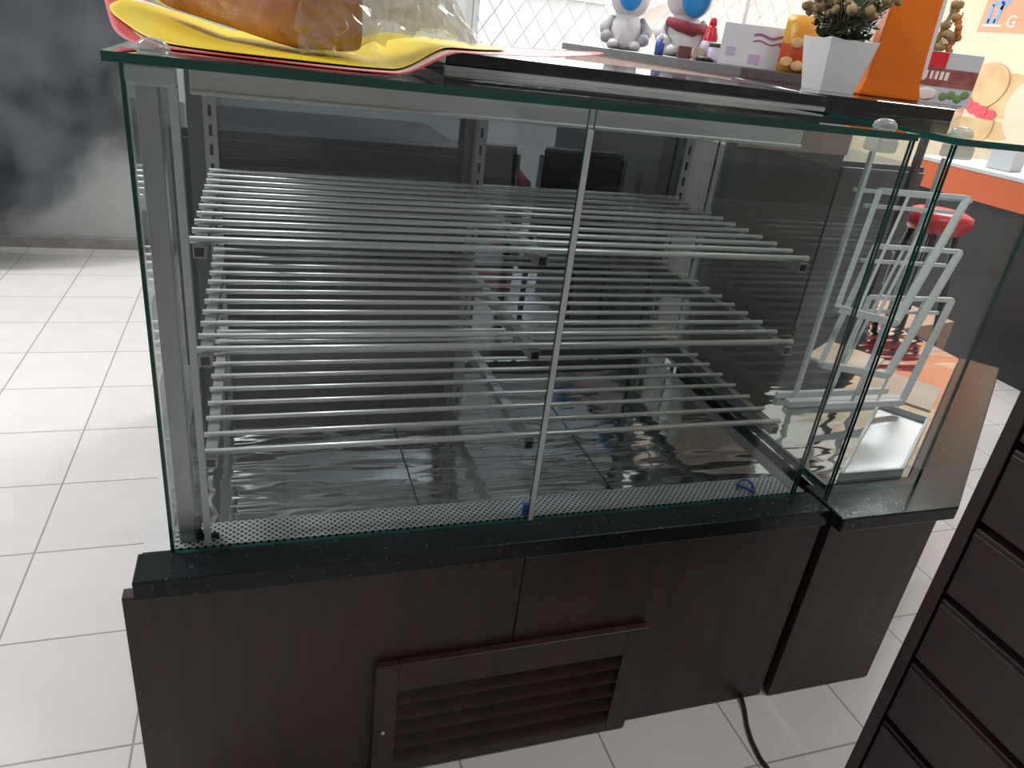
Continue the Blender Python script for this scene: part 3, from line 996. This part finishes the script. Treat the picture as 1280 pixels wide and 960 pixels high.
# second, small dried arrangement behind the orange stand
sv = empty('dried_flower_vase', (2.13, 1.035, ZS))
tag(sv, 'small white vase with orange dried sprig behind the orange holder', 'vase')
bm = bmesh.new()
add_lathe(bm, [(0.030, 0), (0.036, 0.03), (0.030, 0.075), (0.034, 0.085), (0.030, 0.084), (0.0, 0.06)], 18)
finish('vase_body', bm, 'white', sv)
bm = bmesh.new()
rnd = random.Random(5)
for k in range(16):
    a = rnd.uniform(0, 2 * PI); l = rnd.uniform(0.10, 0.20)
    add_tube(bm, [(0, 0, 0.07), (0.03 * math.cos(a), 0.03 * math.sin(a), 0.07 + l * 0.6), (0.055 * math.cos(a), 0.055 * math.sin(a), 0.07 + l)], 0.0022, 5)
    add_ball(bm, (0.055 * math.cos(a), 0.055 * math.sin(a), 0.07 + l), 0.014, sub=1)
    add_ball(bm, (0.04 * math.cos(a), 0.04 * math.sin(a), 0.07 + l * 0.72), 0.012, sub=1)
finish('dried_blossoms', bm, 'dryflower', sv)['kind'] = 'stuff'
bm = bmesh.new()
for k in range(9):
    add_ball(bm, (0.062 + rnd.uniform(-0.01, 0.01), -0.03 + rnd.uniform(-0.01, 0.01), 0.13 + k * 0.013), 0.012, sub=1)
add_tube(bm, [(0.01, 0, 0.07), (0.062, -0.03, 0.13), (0.062, -0.03, 0.25)], 0.002, 5)
finish('orange_sprig', bm, 'dryorange', sv)

lf = empty('leaflet_box', (2.105, 0.895, ZS), math.radians(-38))
tag(lf, 'printed food box with red corner patch at the right end of the black slab', 'box')
bm = bmesh.new(); add_box(bm, -0.072, 0.072, -0.012, 0.012, 0, 0.135)
finish('carton', bm, 'leaflet_grey', lf, bevel=0.001)
bm = bmesh.new(); add_box(bm, -0.0715, 0.0715, -0.0132, -0.0121, 0.045, 0.092)
finish('print_band', bm, 'leaflet_wine', lf)
bm = bmesh.new(); add_box(bm, -0.0715, -0.018, -0.0142, -0.0121, 0.094, 0.134)
finish('print_patch', bm, 'red', lf)
bm = bmesh.new()
for k in range(5):
    add_box(bm, -0.064 + k * 0.013, -0.058 + k * 0.014, -0.0145, -0.0134, 0.062, 0.084)
finish('print_marks', bm, 'print_white', lf)
bm = bmesh.new()
for k, (x, z) in enumerate(((0.0, 0.02), (0.02, 0.026), (0.04, 0.018), (0.055, 0.03))):
    add_ball(bm, (x, -0.0123, z), 0.012, sub=2, s=(1, 0.1, 1))
finish('print_salad', bm, 'green', lf)
bm = bmesh.new(); add_ball(bm, (-0.045, -0.0123, 0.022), 0.03, sub=2, s=(1, 0.05, 0.6))
finish('print_plate', bm, 'print_white', lf)

# ------------------------------------------------------------------ far counter with toys and packets
fc = empty('rear_counter', (1.86, 1.95, 0))
tag(fc, 'grey-topped counter behind the cases carrying toys and packets', 'counter')
ZC = 1.262
bm = bmesh.new(); add_box(bm, -0.26, 0.26, -0.77, 0.77, ZC - 0.028, ZC - 0.0003)
finish('counter_top', bm, 'counter_grey', fc, bevel=0.002)
bm = bmesh.new(); add_box(bm, -0.235, 0.24, -0.745, 0.75, 0.0, 1.03)
finish('counter_body', bm, 'pale_panel', fc)
bm = bmesh.new(); add_box(bm, -0.24, 0.245, -0.75, 0.755, 1.0305, ZC - 0.0285)
finish('front_band', bm, 'outside_pink', fc)

def toy(name, loc, s, rz, label, bits):
    r = empty(name, loc, rz)
    tag(r, label, 'toy', 'white toys on the rear counter')
    bm = bmesh.new()
    add_lathe(bm, [(0.0, 0.0), (0.085 * s, 0.002), (0.10 * s, 0.04 * s), (0.085 * s, 0.13 * s), (0.06 * s, 0.17 * s), (0.05 * s, 0.18 * s), (0.0, 0.185 * s)], 22)
    add_ball(bm, (0, 0, 0.255 * s), 0.105 * s, sub=3, s=(1.0, 0.9, 0.95))
    finish('toy_body', bm, 'white_soft', r, smooth=True)
    for sx in (-1, 1):
        bm = bmesh.new()
        add_tube(bm, [(sx * 0.07 * s, 0, 0.15 * s), (sx * 0.115 * s, -0.03 * s, 0.10 * s), (sx * 0.10 * s, -0.08 * s, 0.06 * s)], [0.024 * s, 0.03 * s, 0.028 * s], 10)
        add_ball(bm, (sx * 0.10 * s, -0.085 * s, 0.058 * s), 0.032 * s, sub=2)
        finish('arm', bm, bits[0], r)
        bm = bmesh.new()
        add_ball(bm, (sx * 0.06 * s, -0.09 * s, 0.027 * s), 0.036 * s, sub=2, s=(0.9, 1.4, 0.7))
        finish('foot', bm, 'white_soft', r)
    return r
t1 = toy('plush_toy', (1.725, 2.30, ZC + 0.0005), 0.80, math.radians(-25), 'white plush toy with grey arms and a blue oval, nearer the window end', ['grey_soft'])
bm = bmesh.new(); add_ball(bm, (0.0, -0.076, 0.212), 0.058, sub=3, s=(0.85, 0.35, 1.05)); finish('blue_oval', bm, 'blue', t1)
t2 = toy('plush_toy', (1.865, 2.05, ZC + 0.0005), 0.88, math.radians(-20), 'white plush toy with a blue oval and maroon scarf, beside the red bottle', ['white_soft'])
bm = bmesh.new(); add_ball(bm, (0.015, -0.078, 0.226), 0.068, sub=3, s=(0.85, 0.35, 1.15)); finish('blue_oval', bm, 'blue', t2)
bm = bmesh.new()
add_tube(bm, [(-0.075, -0.04, 0.128), (-0.035, -0.078, 0.116), (0.028, -0.082, 0.106), (0.08, -0.045, 0.118)], [0.016, 0.022, 0.024, 0.014], 8)
finish('scarf', bm, 'maroon', t2)

def bottle(name, loc, prof, mats, label, cat='bottle', rz=0, s=1):
    r = empty(name, loc, rz)
    tag(r, label, cat)
    for part, pr, m in prof:
        bm = bmesh.new()
        add_lathe(bm, [(a * s, b * s) for a, b in pr], 20)
        finish(part, bm, m, r)
    return r
bottle('sauce_bottle', (1.845, 1.80, ZC), [('bottle_body', [(0.026, 0), (0.028, 0.01), (0.028, 0.085), (0.018, 0.115), (0.014, 0.125)], 'red'), ('bottle_label', [(0.0286, 0.02), (0.0286, 0.07)], 'lilac'), ('bottle_cap', [(0.0145, 0.1255), (0.012, 0.15), (0.0, 0.152)], 'red')], None, 'red bottle with a pale label standing beside the white toys')
bottle('spice_jar', (1.775, 1.63, ZC), [('jar_body', [(0.024, 0), (0.026, 0.01), (0.026, 0.05)], 'lilac'), ('jar_lid', [(0.027, 0.0505), (0.027, 0.062), (0.0, 0.063)], 'leaf')], None, 'small jar with a dark green lid in front of the red bottle', 'jar')
bottle('glue_bottle', (1.655, 1.83, ZC), [('bottle_body', [(0.017, 0), (0.018, 0.04), (0.010, 0.055)], 'blue_deep'), ('bottle_cap', [(0.010, 0.0555), (0.006, 0.075), (0.0, 0.076)], 'white')], None, 'tiny dark blue bottle at the feet of the white toys')
for nm, lb, x, y, m, w_ in (('small_carton', 'small dark brown carton beside the red bottle', 1.735, 1.78, 'brown', 0.024), ('small_carton', 'small tan carton between the brown carton and the red bottle', 1.765, 1.73, 'tan', 0.018)):
    bm = bmesh.new()
    add_box(bm, -w_, w_, -w_ * 0.7, w_ * 0.7, 0, 0.042)
    o = finish(nm, bm, m, None, bevel=0.001, loc=(x, y, ZC + 0.0002), rot=(0, 0, -0.4))
    tag(o, lb, 'carton')
# flat black puck
bm = bmesh.new(); add_lathe(bm, [(0.030, 0), (0.033, 0.004), (0.033, 0.010), (0.028, 0.014), (0.0, 0.015)], 20)
o = finish('jar_lid', bm, 'black', loc=(1.66, 1.50, ZC)); tag(o, 'black round lid lying on the counter beside the white carton', 'lid')

bx = empty('printed_carton', (1.80, 1.36, ZC), math.radians(-32))
tag(bx, 'white carton with purple print, left of the biscuit packet', 'carton')
bm = bmesh.new(); add_box(bm, -0.15, 0.15, -0.045, 0.045, 0, 0.125)
finish('carton_body', bm, 'box_white', bx, bevel=0.002)
bm = bmesh.new()
for k in range(8):
    a, b = -0.052 + k * 0.012, -0.052 + (k + 1) * 0.012
    za, zb = 0.095 + 0.005 * math.sin(k), 0.095 + 0.005 * math.sin(k + 1)
    add_bar(bm, (a, -0.0455, za), (b, -0.0455, zb), 0.002, 0.007)
    add_bar(bm, (a, -0.0455, za - 0.018), (b, -0.0455, zb - 0.018), 0.002, 0.004)
finish('print_waves', bm, 'purple', bx)
bm = bmesh.new()
for k in range(10):
    t0, t1_ = PI * k / 10, PI * (k + 1) / 10
    add_bar(bm, (0.085 + 0.052 * math.cos(t0), -0.0455, 0.07 + 0.018 * math.sin(t0)), (0.085 + 0.052 * math.cos(t1_), -0.0455, 0.07 + 0.018 * math.sin(t1_)), 0.002, 0.006)
add_box(bm, 0.050, 0.135, -0.0462, -0.0452, 0.030, 0.055)
finish('print_badge', bm, 'purple', bx)
for a, b, z0_, z1_ in ((-0.055, -0.02, 0.01, 0.04), (-0.13, -0.10, 0.03, 0.055)):
    bm = bmesh.new(); add_box(bm, a, b, -0.0462, -0.0452, z0_, z1_); finish('print_block', bm, 'lilac', bx)

pk = empty('biscuit_packet', (1.83, 1.225, ZC), math.radians(-38))
tag(pk, 'yellow and red biscuit packet standing behind the white flower pot', 'packet')
bm = bmesh.new()
g = []
for i in range(7):
    z = 0.165 * i / 6
    th = 0.028 * math.sin(PI * i / 6) ** 0.6 + 0.002
    g.append([bm.verts.new((x, sy * th * (1 if abs(x) < 0.05 else 0.5), z)) for x, sy in ((-0.062, -1), (-0.02, -1), (0.02, -1), (0.062, -1), (0.062, 1), (0.02, 1), (-0.02, 1), (-0.062, 1))])
for i in range(6):
    for k in range(8):
        f = bm.faces.new((g[i][k], g[i][(k + 1) % 8], g[i + 1][(k + 1) % 8], g[i + 1][k]))
        f.material_index = 1 if i in (1, 2) else 0
        f.smooth = True
bm.faces.new(list(reversed(g[0]))); bm.faces.new(g[-1])
finish('packet_body', bm, ['pack_yellow', 'pack_red'], pk)
for x, z in ((-0.035, 0.03), (0.0, 0.022), (0.035, 0.03), (-0.015, 0.085), (0.02, 0.095)):
    bm = bmesh.new(); add_ball(bm, (x, -0.030, z), 0.02, sub=2, s=(1, 0.25, 0.8)); finish('print_biscuit', bm, 'biscuit', pk)

jr = empty('storage_jar', (2.02, 1.42, ZC))
tag(jr, 'clear jar with a lid behind the biscuit packet', 'jar')
bm = bmesh.new(); add_lathe(bm, [(0.05, 0), (0.056, 0.01), (0.056, 0.18), (0.04, 0.21)], 24)
finish('jar_body', bm, 'wrap', jr)
bm = bmesh.new(); add_lathe(bm, [(0.043, 0.2105), (0.043, 0.235), (0.0, 0.237)], 24)
finish('jar_lid', bm, 'white', jr)

sc = empty('added_dark_cabinet', (2.42, 1.62, 0.0))  # added to darken what shows through the corner case
tag(sc, 'plain dark grey cabinet added to darken the view behind the wire stand', 'cabinet')
bm = bmesh.new(); add_box(bm, -0.23, 0.17, -0.3, 0.5, 0.05, 1.0); finish('cabinet_body', bm, 'counter_grey', sc, bevel=0.004)
bm = bmesh.new(); add_box(bm, -0.22, 0.16, -0.316, -0.3005, 0.07, 0.98); dd = finish('door', bm, 'counter_grey', sc, bevel=0.003)
bm = bmesh.new(); add_tube(bm, [(0.12, -0.318, 0.55), (0.12, -0.34, 0.55), (0.12, -0.34, 0.68), (0.12, -0.318, 0.68)], 0.005); finish('handle', bm, 'alu', dd)
bm = bmesh.new(); add_box(bm, -0.20, 0.14, -0.28, 0.47, 0.0, 0.0495); finish('plinth', bm, 'black', sc)

# ------------------------------------------------------------------ right-hand far counter with coral band
rc = empty('coral_counter', (3.95, 1.6, 0))
tag(rc, 'dark counter with a coral orange front band by the banner wall', 'counter')
bm = bmesh.new(); add_box(bm, -0.27, 0.35, -1.0, 0.8, 0, 0.78); finish('counter_body', bm, 'dark', rc)
bm = bmesh.new(); add_box(bm, -0.30, 0.37, -1.02, 0.82, 0.7805, 0.915); finish('front_band', bm, 'coral', rc, bevel=0.004)
bm = bmesh.new(); add_box(bm, -0.305, 0.38, -1.03, 0.83, 0.9155, 0.935); finish('counter_top', bm, 'white_metal', rc, bevel=0.003)
nb = empty('napkin_box', (3.85, 2.02, 0.9355), 0.3)
tag(nb, 'grey box standing on the coral counter', 'box')
bm = bmesh.new(); add_box(bm, -0.07, 0.07, -0.06, 0.06, 0, 0.10); finish('box_body', bm, 'leaflet_grey', nb, bevel=0.004)
bm = bmesh.new(); add_box(bm, -0.05, 0.05, -0.03, 0.03, 0.1001, 0.118); finish('napkins', bm, 'white', nb, bevel=0.004)

bo = empty('cardboard_box', (3.15, 1.75, 0.0), 0.2)
tag(bo, 'low brown cardboard box on the floor by the coral counter', 'box')
bm = bmesh.new(); add_box(bm, -0.22, 0.22, -0.2, 0.2, 0, 0.26); finish('box_body', bm, 'cardboard', bo, bevel=0.003)
bm = bmesh.new(); add_box(bm, -0.03, 0.03, -0.2005, 0.2005, 0.2601, 0.2607); finish('box_tape', bm, 'tan', bo)

rs = empty('red_stool', (2.78, 1.35, 0.0))
tag(rs, 'stool with a round red seat on black legs, seen through the corner case', 'stool')
bm = bmesh.new(); add_lathe(bm, [(0.0, 0.75), (0.10, 0.755), (0.128, 0.79), (0.125, 0.825), (0.09, 0.84), (0.0, 0.842)], 32); finish('seat', bm, 'red', rs)
for k in range(4):
    a = PI / 4 + k * PI / 2
    bm = bmesh.new(); add_tube(bm, [(0.08 * math.cos(a), 0.08 * math.sin(a), 0.765), (0.19 * math.cos(a), 0.19 * math.sin(a), 0.0)], 0.013, 10); finish('leg', bm, 'black', rs)
bm = bmesh.new()
add_tube(bm, [(0.150 * math.cos(2 * PI * k / 24), 0.150 * math.sin(2 * PI * k / 24), 0.28) for k in range(25)], 0.008, 6, cap=False)
finish('foot_ring', bm, 'black', rs)

# ------------------------------------------------------------------ banner on the right wall
bn = empty('food_banner', (5.598, 4.0, 1.5))
tag(bn, 'peach food banner with an orange logo panel on the right wall', 'banner')
def wallbox(name, y0, y1, z0, z1, d0, d1, m):
    bm = bmesh.new(); add_box(bm, -d1, -d0, y0 - 4.0, y1 - 4.0, z0 - 1.5, z1 - 1.5)
    return finish(name, bm, m, bn)
wallbox('banner_sheet', 2.6, 5.1, 0.90, 2.55, 0.0, 0.006, 'banner')
lp = wallbox('logo_panel', 2.9, 4.10, 1.712, 2.25, 0.006, 0.009, 'banner_orange')
def wallpoly(name, pts, d, m):
    bm = bmesh.new()
    lo = [bm.verts.new((-d, y - 4.0, z - 1.5)) for y, z in pts]
    hi = [bm.verts.new((-d - 0.003, y - 4.0, z - 1.5)) for y, z in pts]
    bm.faces.new(lo); bm.faces.new(list(reversed(hi)))
    for i in range(len(pts)):
        j = (i + 1) % len(pts)
        bm.faces.new((lo[i], hi[i], hi[j], lo[j]))
    return finish(name, bm, m, bn)
def ell(cy, cz, ry, rz, n=28, tilt=0.0):
    out = []
    for k in range(n):
        a = 2 * PI * k / n
        u, v = ry * math.cos(a), rz * math.sin(a)
        out.append((cy + u * math.cos(tilt) - v * math.sin(tilt), cz + u * math.sin(tilt) + v * math.cos(tilt)))
    return out
# blue emblem: loop with a raised arm on a white line
bm = bmesh.new()
for (p, q, wd) in (((4.035, 1.775), (4.035, 1.905), 0.032), ((4.035, 1.905), (3.945, 1.925), 0.030), ((3.945, 1.925), (3.965, 1.775), 0.032), ((4.035, 1.790), (3.965, 1.790), 0.030), ((3.95, 1.87), (3.88, 1.965), 0.034), ((3.90, 1.96), (3.80, 1.995), 0.028)):
    add_bar(bm, (-0.0105, p[0] - 4.0, p[1] - 1.5), (-0.0105, q[0] - 4.0, q[1] - 1.5), wd if False else 0.003, wd)
lb = finish('logo_mark', bm, 'logo_blue', bn)
wallpoly('logo_line', [(4.065, 1.752), (3.90, 1.752), (3.90, 1.766), (4.065, 1.766)], 0.0092, 'print_white')
fc_ = bpy.data.curves.new('logo_letter', 'FONT')
fc_.body = 'G'
fc_.size = 0.115
fc_.extrude = 0.0015
tx = bpy.data.objects.new('logo_letter', fc_)
COL.objects.link(tx)
tx.parent = bn
tx.location = (-0.0115, 3.862 - 4.0, 1.752 - 1.5)
tx.rotation_euler = (PI / 2, 0, -PI / 2)
fc_.materials.append(M['print_white'])
bpy.context.view_layer.update()
me = bpy.data.meshes.new_from_object(tx.evaluated_get(bpy.context.evaluated_depsgraph_get()))
gl = link('logo_letter', me, bn)
gl.location = tx.location; gl.rotation_euler = tx.rotation_euler
bpy.data.objects.remove(tx)
gl.name = 'logo_letter'
wallpoly('bun_picture', ell(3.58, 1.28, 0.24, 0.16, tilt=0.2), 0.0060, 'banner_bun')
wallpoly('bun_picture', ell(3.30, 1.22, 0.30, 0.25), 0.0100, 'banner_pink')
wallpoly('bun_picture', ell(3.86, 1.33, 0.22, 0.17, tilt=-0.3), 0.0142, 'banner_bun')
for (y, z) in ((3.95, 1.20), (3.87, 1.17), (3.79, 1.15), (3.71, 1.13)):
    wallpoly('strawberry_picture', ell(y, z, 0.055, 0.045), 0.0180 + 0.0035 * (y > 3.9 or 3.75 < y < 3.82), 'red')

# ------------------------------------------------------------------ things behind the large case
cab = empty('low_cabinet', (0.36, 1.30, 0.0))
tag(cab, 'low dark cabinet behind the left end of the large case', 'cabinet')
bm = bmesh.new(); add_box(bm, -0.36, 0.36, -0.24, 0.24, 0.06, 0.98); finish('cabinet_body', bm, 'dark_navy', cab, bevel=0.003)
for sx in (-1, 1):
    bm = bmesh.new(); add_box(bm, min(sx * 0.004, sx * 0.352), max(sx * 0.004, sx * 0.352), -0.256, -0.2405, 0.08, 0.96)
    dr = finish('door', bm, 'dark_navy', cab, bevel=0.003)
    bm = bmesh.new(); add_tube(bm, [(sx * 0.04, -0.258, 0.6), (sx * 0.04, -0.285, 0.6), (sx * 0.04, -0.285, 0.75), (sx * 0.04, -0.258, 0.75)], 0.006)
    finish('handle', bm, 'alu', dr)
for sx in (-1, 1):
    for sy in (-1, 1):
        bm = bmesh.new(); add_box(bm, sx * 0.30 - 0.02, sx * 0.30 + 0.02, sy * 0.19 - 0.02, sy * 0.19 + 0.02, 0, 0.0595); finish('leg', bm, 'black', cab)

def make_chair(loc, rz, label):
    c = empty('dining_chair', loc, rz)
    tag(c, label, 'chair', 'dark chairs behind the large case')
    bm = bmesh.new(); add_box(bm, -0.20, 0.20, -0.20, 0.20, 0.42, 0.47); finish('seat', bm, 'chair', c, bevel=0.015)
    bm = bmesh.new(); add_box(bm, -0.16, 0.16, -0.215, -0.18, 0.56, 0.91); finish('backrest', bm, 'chair', c, bevel=0.016)
    for sx in (-1, 1):
        bm = bmesh.new(); add_tube(bm, [(sx * 0.175, -0.19, 0), (sx * 0.17, -0.185, 0.45), (sx * 0.165, -0.20, 0.88)], 0.012); finish('leg', bm, 'alu_dark', c)
        bm = bmesh.new(); add_tube(bm, [(sx * 0.175, 0.18, 0), (sx * 0.17, 0.175, 0.43)], 0.012); finish('leg', bm, 'alu_dark', c)
    return c
c1 = make_chair((0.925, 1.9, 0), 0.05, 'dark chair behind the middle of the large case')
c2 = copy_tree(c1)
c2.location = (1.385, 1.93, 0); c2.rotation_euler = (0, 0, -0.06)
c2['label'] = 'dark chair behind the right end of the large case'
rb = empty('red_bin', (1.36, 2.75, 0))
tag(rb, 'red plastic bin beyond the dark chairs', 'bin')
bm = bmesh.new(); add_lathe(bm, [(0.13, 0), (0.16, 0.55), (0.165, 0.56), (0.155, 0.56), (0.125, 0.01), (0.0, 0.01)], 28); finish('bin_body', bm, 'red', rb)
bm = bmesh.new(); add_lathe(bm, [(0.17, 0.561), (0.172, 0.59), (0.10, 0.66), (0.0, 0.68)], 28); finish('bin_lid', bm, 'maroon', rb)

# ------------------------------------------------------------------ near drawer unit at the right
dc = empty('drawer_unit', (1.25, -0.80, 0.0))
tag(dc, 'dark brown drawer unit close to the camera at right', 'drawer unit')
def db(x0, x1, y0, y1, z0, z1):
    return (x0 - 1.25, x1 - 1.25, y0 + 0.80, y1 + 0.80, z0, z1)
bm = bmesh.new(); add_box(bm, *db(0.968, 1.50, -1.25, -0.434, 0.0, 1.055)); finish('carcass', bm, 'wood_near', dc, bevel=0.002)
bm = bmesh.new(); add_box(bm, *db(0.950, 0.9675, -0.449, -0.432, 0.0, 1.055)); finish('side_stile', bm, 'wood_near', dc, bevel=0.0015)
bm = bmesh.new(); add_box(bm, *db(0.944, 1.505, -1.255, -0.428, 1.0555, 1.075)); finish('top_board', bm, 'wood_near', dc, bevel=0.002)
z = 0.846 + 0.1025 * 2
zs = [0.846 + 0.1025 * k for k in range(2, -8, -1)]
for k in range(len(zs) - 1):
    hi, lo = zs[k], zs[k + 1]
    bm = bmesh.new()
    add_box(bm, *db(0.9535, 0.9672, -1.23, -0.4505, lo + 0.001, hi - 0.008))
    add_box(bm, *db(0.9495, 0.9672, -1.23, -0.4525, hi - 0.020, hi - 0.0125))
    finish('drawer_front', bm, 'wood_near', dc, bevel=0.0015)

# ------------------------------------------------------------------ floor cable
bm = bmesh.new()
pts = [(1.19, 0.012, 0.014), (1.178, -0.030, 0.006), (1.158, -0.070, 0.005), (1.146, -0.105, 0.005), (1.139, -0.145, 0.005), (1.143, -0.19, 0.005), (1.165, -0.26, 0.005)]
add_tube(bm, pts, 0.0045, 8)
o = finish('power_cable', bm, 'cable')
tag(o, 'thin black power cable on the tiles below the case', 'cable')

# ------------------------------------------------------------------ smoke in front of the pale wall
bm = bmesh.new()
bmesh.ops.create_icosphere(bm, subdivisions=4, radius=1.0)
sm = bpy.data.materials.new('dark_smoke')
sm.use_nodes = True
nt = sm.node_tree
nt.nodes.clear()
out = nt.nodes.new('ShaderNodeOutputMaterial')
pv = nt.nodes.new('ShaderNodeVolumePrincipled')
pv.inputs['Color'].default_value = (0.22, 0.245, 0.28, 1)
pv.inputs['Absorption Color'].default_value = (0, 0, 0, 1)
pv.inputs['Anisotropy'].default_value = 0.0
tc = nt.nodes.new('ShaderNodeTexCoord')
ln = nt.nodes.new('ShaderNodeVectorMath'); ln.operation = 'LENGTH'
nt.links.new(tc.outputs['Object'], ln.inputs[0])
nz = nt.nodes.new('ShaderNodeTexNoise')
nz.inputs['Scale'].default_value = 2.3
nz.inputs['Detail'].default_value = 3.0
nz.inputs['Roughness'].default_value = 0.55
nt.links.new(tc.outputs['Object'], nz.inputs['Vector'])
def mth(op, a, b):
    n = nt.nodes.new('ShaderNodeMath'); n.operation = op
    for i, v in enumerate((a, b)):
        if isinstance(v, (int, float)):
            n.inputs[i].default_value = v
        else:
            nt.links.new(v, n.inputs[i])
    return n.outputs[0]
s1 = mth('SUBTRACT', 0.74, ln.outputs['Value'])
s2 = mth('MULTIPLY', mth('SUBTRACT', nz.outputs['Fac'], 0.45), 1.3)
mr = nt.nodes.new('ShaderNodeMapRange')
mr.inputs['From Min'].default_value = 0.0
mr.inputs['From Max'].default_value = 0.30
mr.inputs['To Min'].default_value = 0.0
mr.inputs['To Max'].default_value = 45.0
mr.clamp = True
nt.links.new(mth('ADD', s1, s2), mr.inputs['Value'])
nz2 = nt.nodes.new('ShaderNodeTexNoise')
nz2.inputs['Scale'].default_value = 1.9
nz2.inputs['Detail'].default_value = 4.0
mp2 = nt.nodes.new('ShaderNodeMapping'); mp2.inputs['Location'].default_value = (3.1, 1.7, 0.4)
nt.links.new(tc.outputs['Object'], mp2.inputs['Vector'])
nt.links.new(mp2.outputs['Vector'], nz2.inputs['Vector'])
cr = nt.nodes.new('ShaderNodeValToRGB')
cr.color_ramp.elements[0].position = 0.40; cr.color_ramp.elements[0].color = (0.05, 0.054, 0.06, 1)
cr.color_ramp.elements[1].position = 0.64; cr.color_ramp.elements[1].color = (0.30, 0.33, 0.365, 1)
nt.links.new(nz2.outputs['Fac'], cr.inputs['Fac'])
nt.links.new(cr.outputs['Color'], pv.inputs['Color'])
nt.links.new(mr.outputs['Result'], pv.inputs['Density'])
nt.links.new(pv.outputs['Volume'], out.inputs['Volume'])
M['smoke'] = sm
o = finish('smoke', bm, 'smoke', loc=(-1.08, 2.95, 0.98), smooth=True)
o.scale = (0.98, 0.33, 1.0)
tag(o, 'dark grey smoke drifting in front of the pale back wall', 'smoke', kind='stuff')

# ------------------------------------------------------------------ light
wd = bpy.data.worlds.new('world')
S.world = wd
wd.use_nodes = True
bg = wd.node_tree.nodes['Background']
bg.inputs['Color'].default_value = (0.93, 0.96, 1.0, 1)
bg.inputs['Strength'].default_value = 2.5

def area(name, loc, size, sy, power, rot=(0, 0, 0), col=(1, 1, 1)):
    l = bpy.data.lights.new(name, 'AREA')
    l.shape = 'RECTANGLE'
    l.size = size
    l.size_y = sy
    l.energy = power
    l.color = col
    o = bpy.data.objects.new(name, l)
    COL.objects.link(o)
    o.location = loc
    o.rotation_euler = rot
    return o
area('ceiling_lamp_left', (-1.7, 1.5, 2.85), 1.2, 0.25, 95)
area('ceiling_lamp_middle', (1.6, 2.6, 2.85), 1.2, 0.25, 45)
area('ceiling_lamp_right', (4.0, 2.2, 2.85), 1.2, 0.25, 60)
area('near_floor_fill', (1.9, -0.4, 2.85), 1.2, 0.25, 22)  # added fill that brightens the near floor, no known fixture
area('window_daylight', (3.6, 5.42, 1.65), 3.5, 1.5, 60, (math.radians(-90), 0, 0), (0.95, 0.98, 1.0))
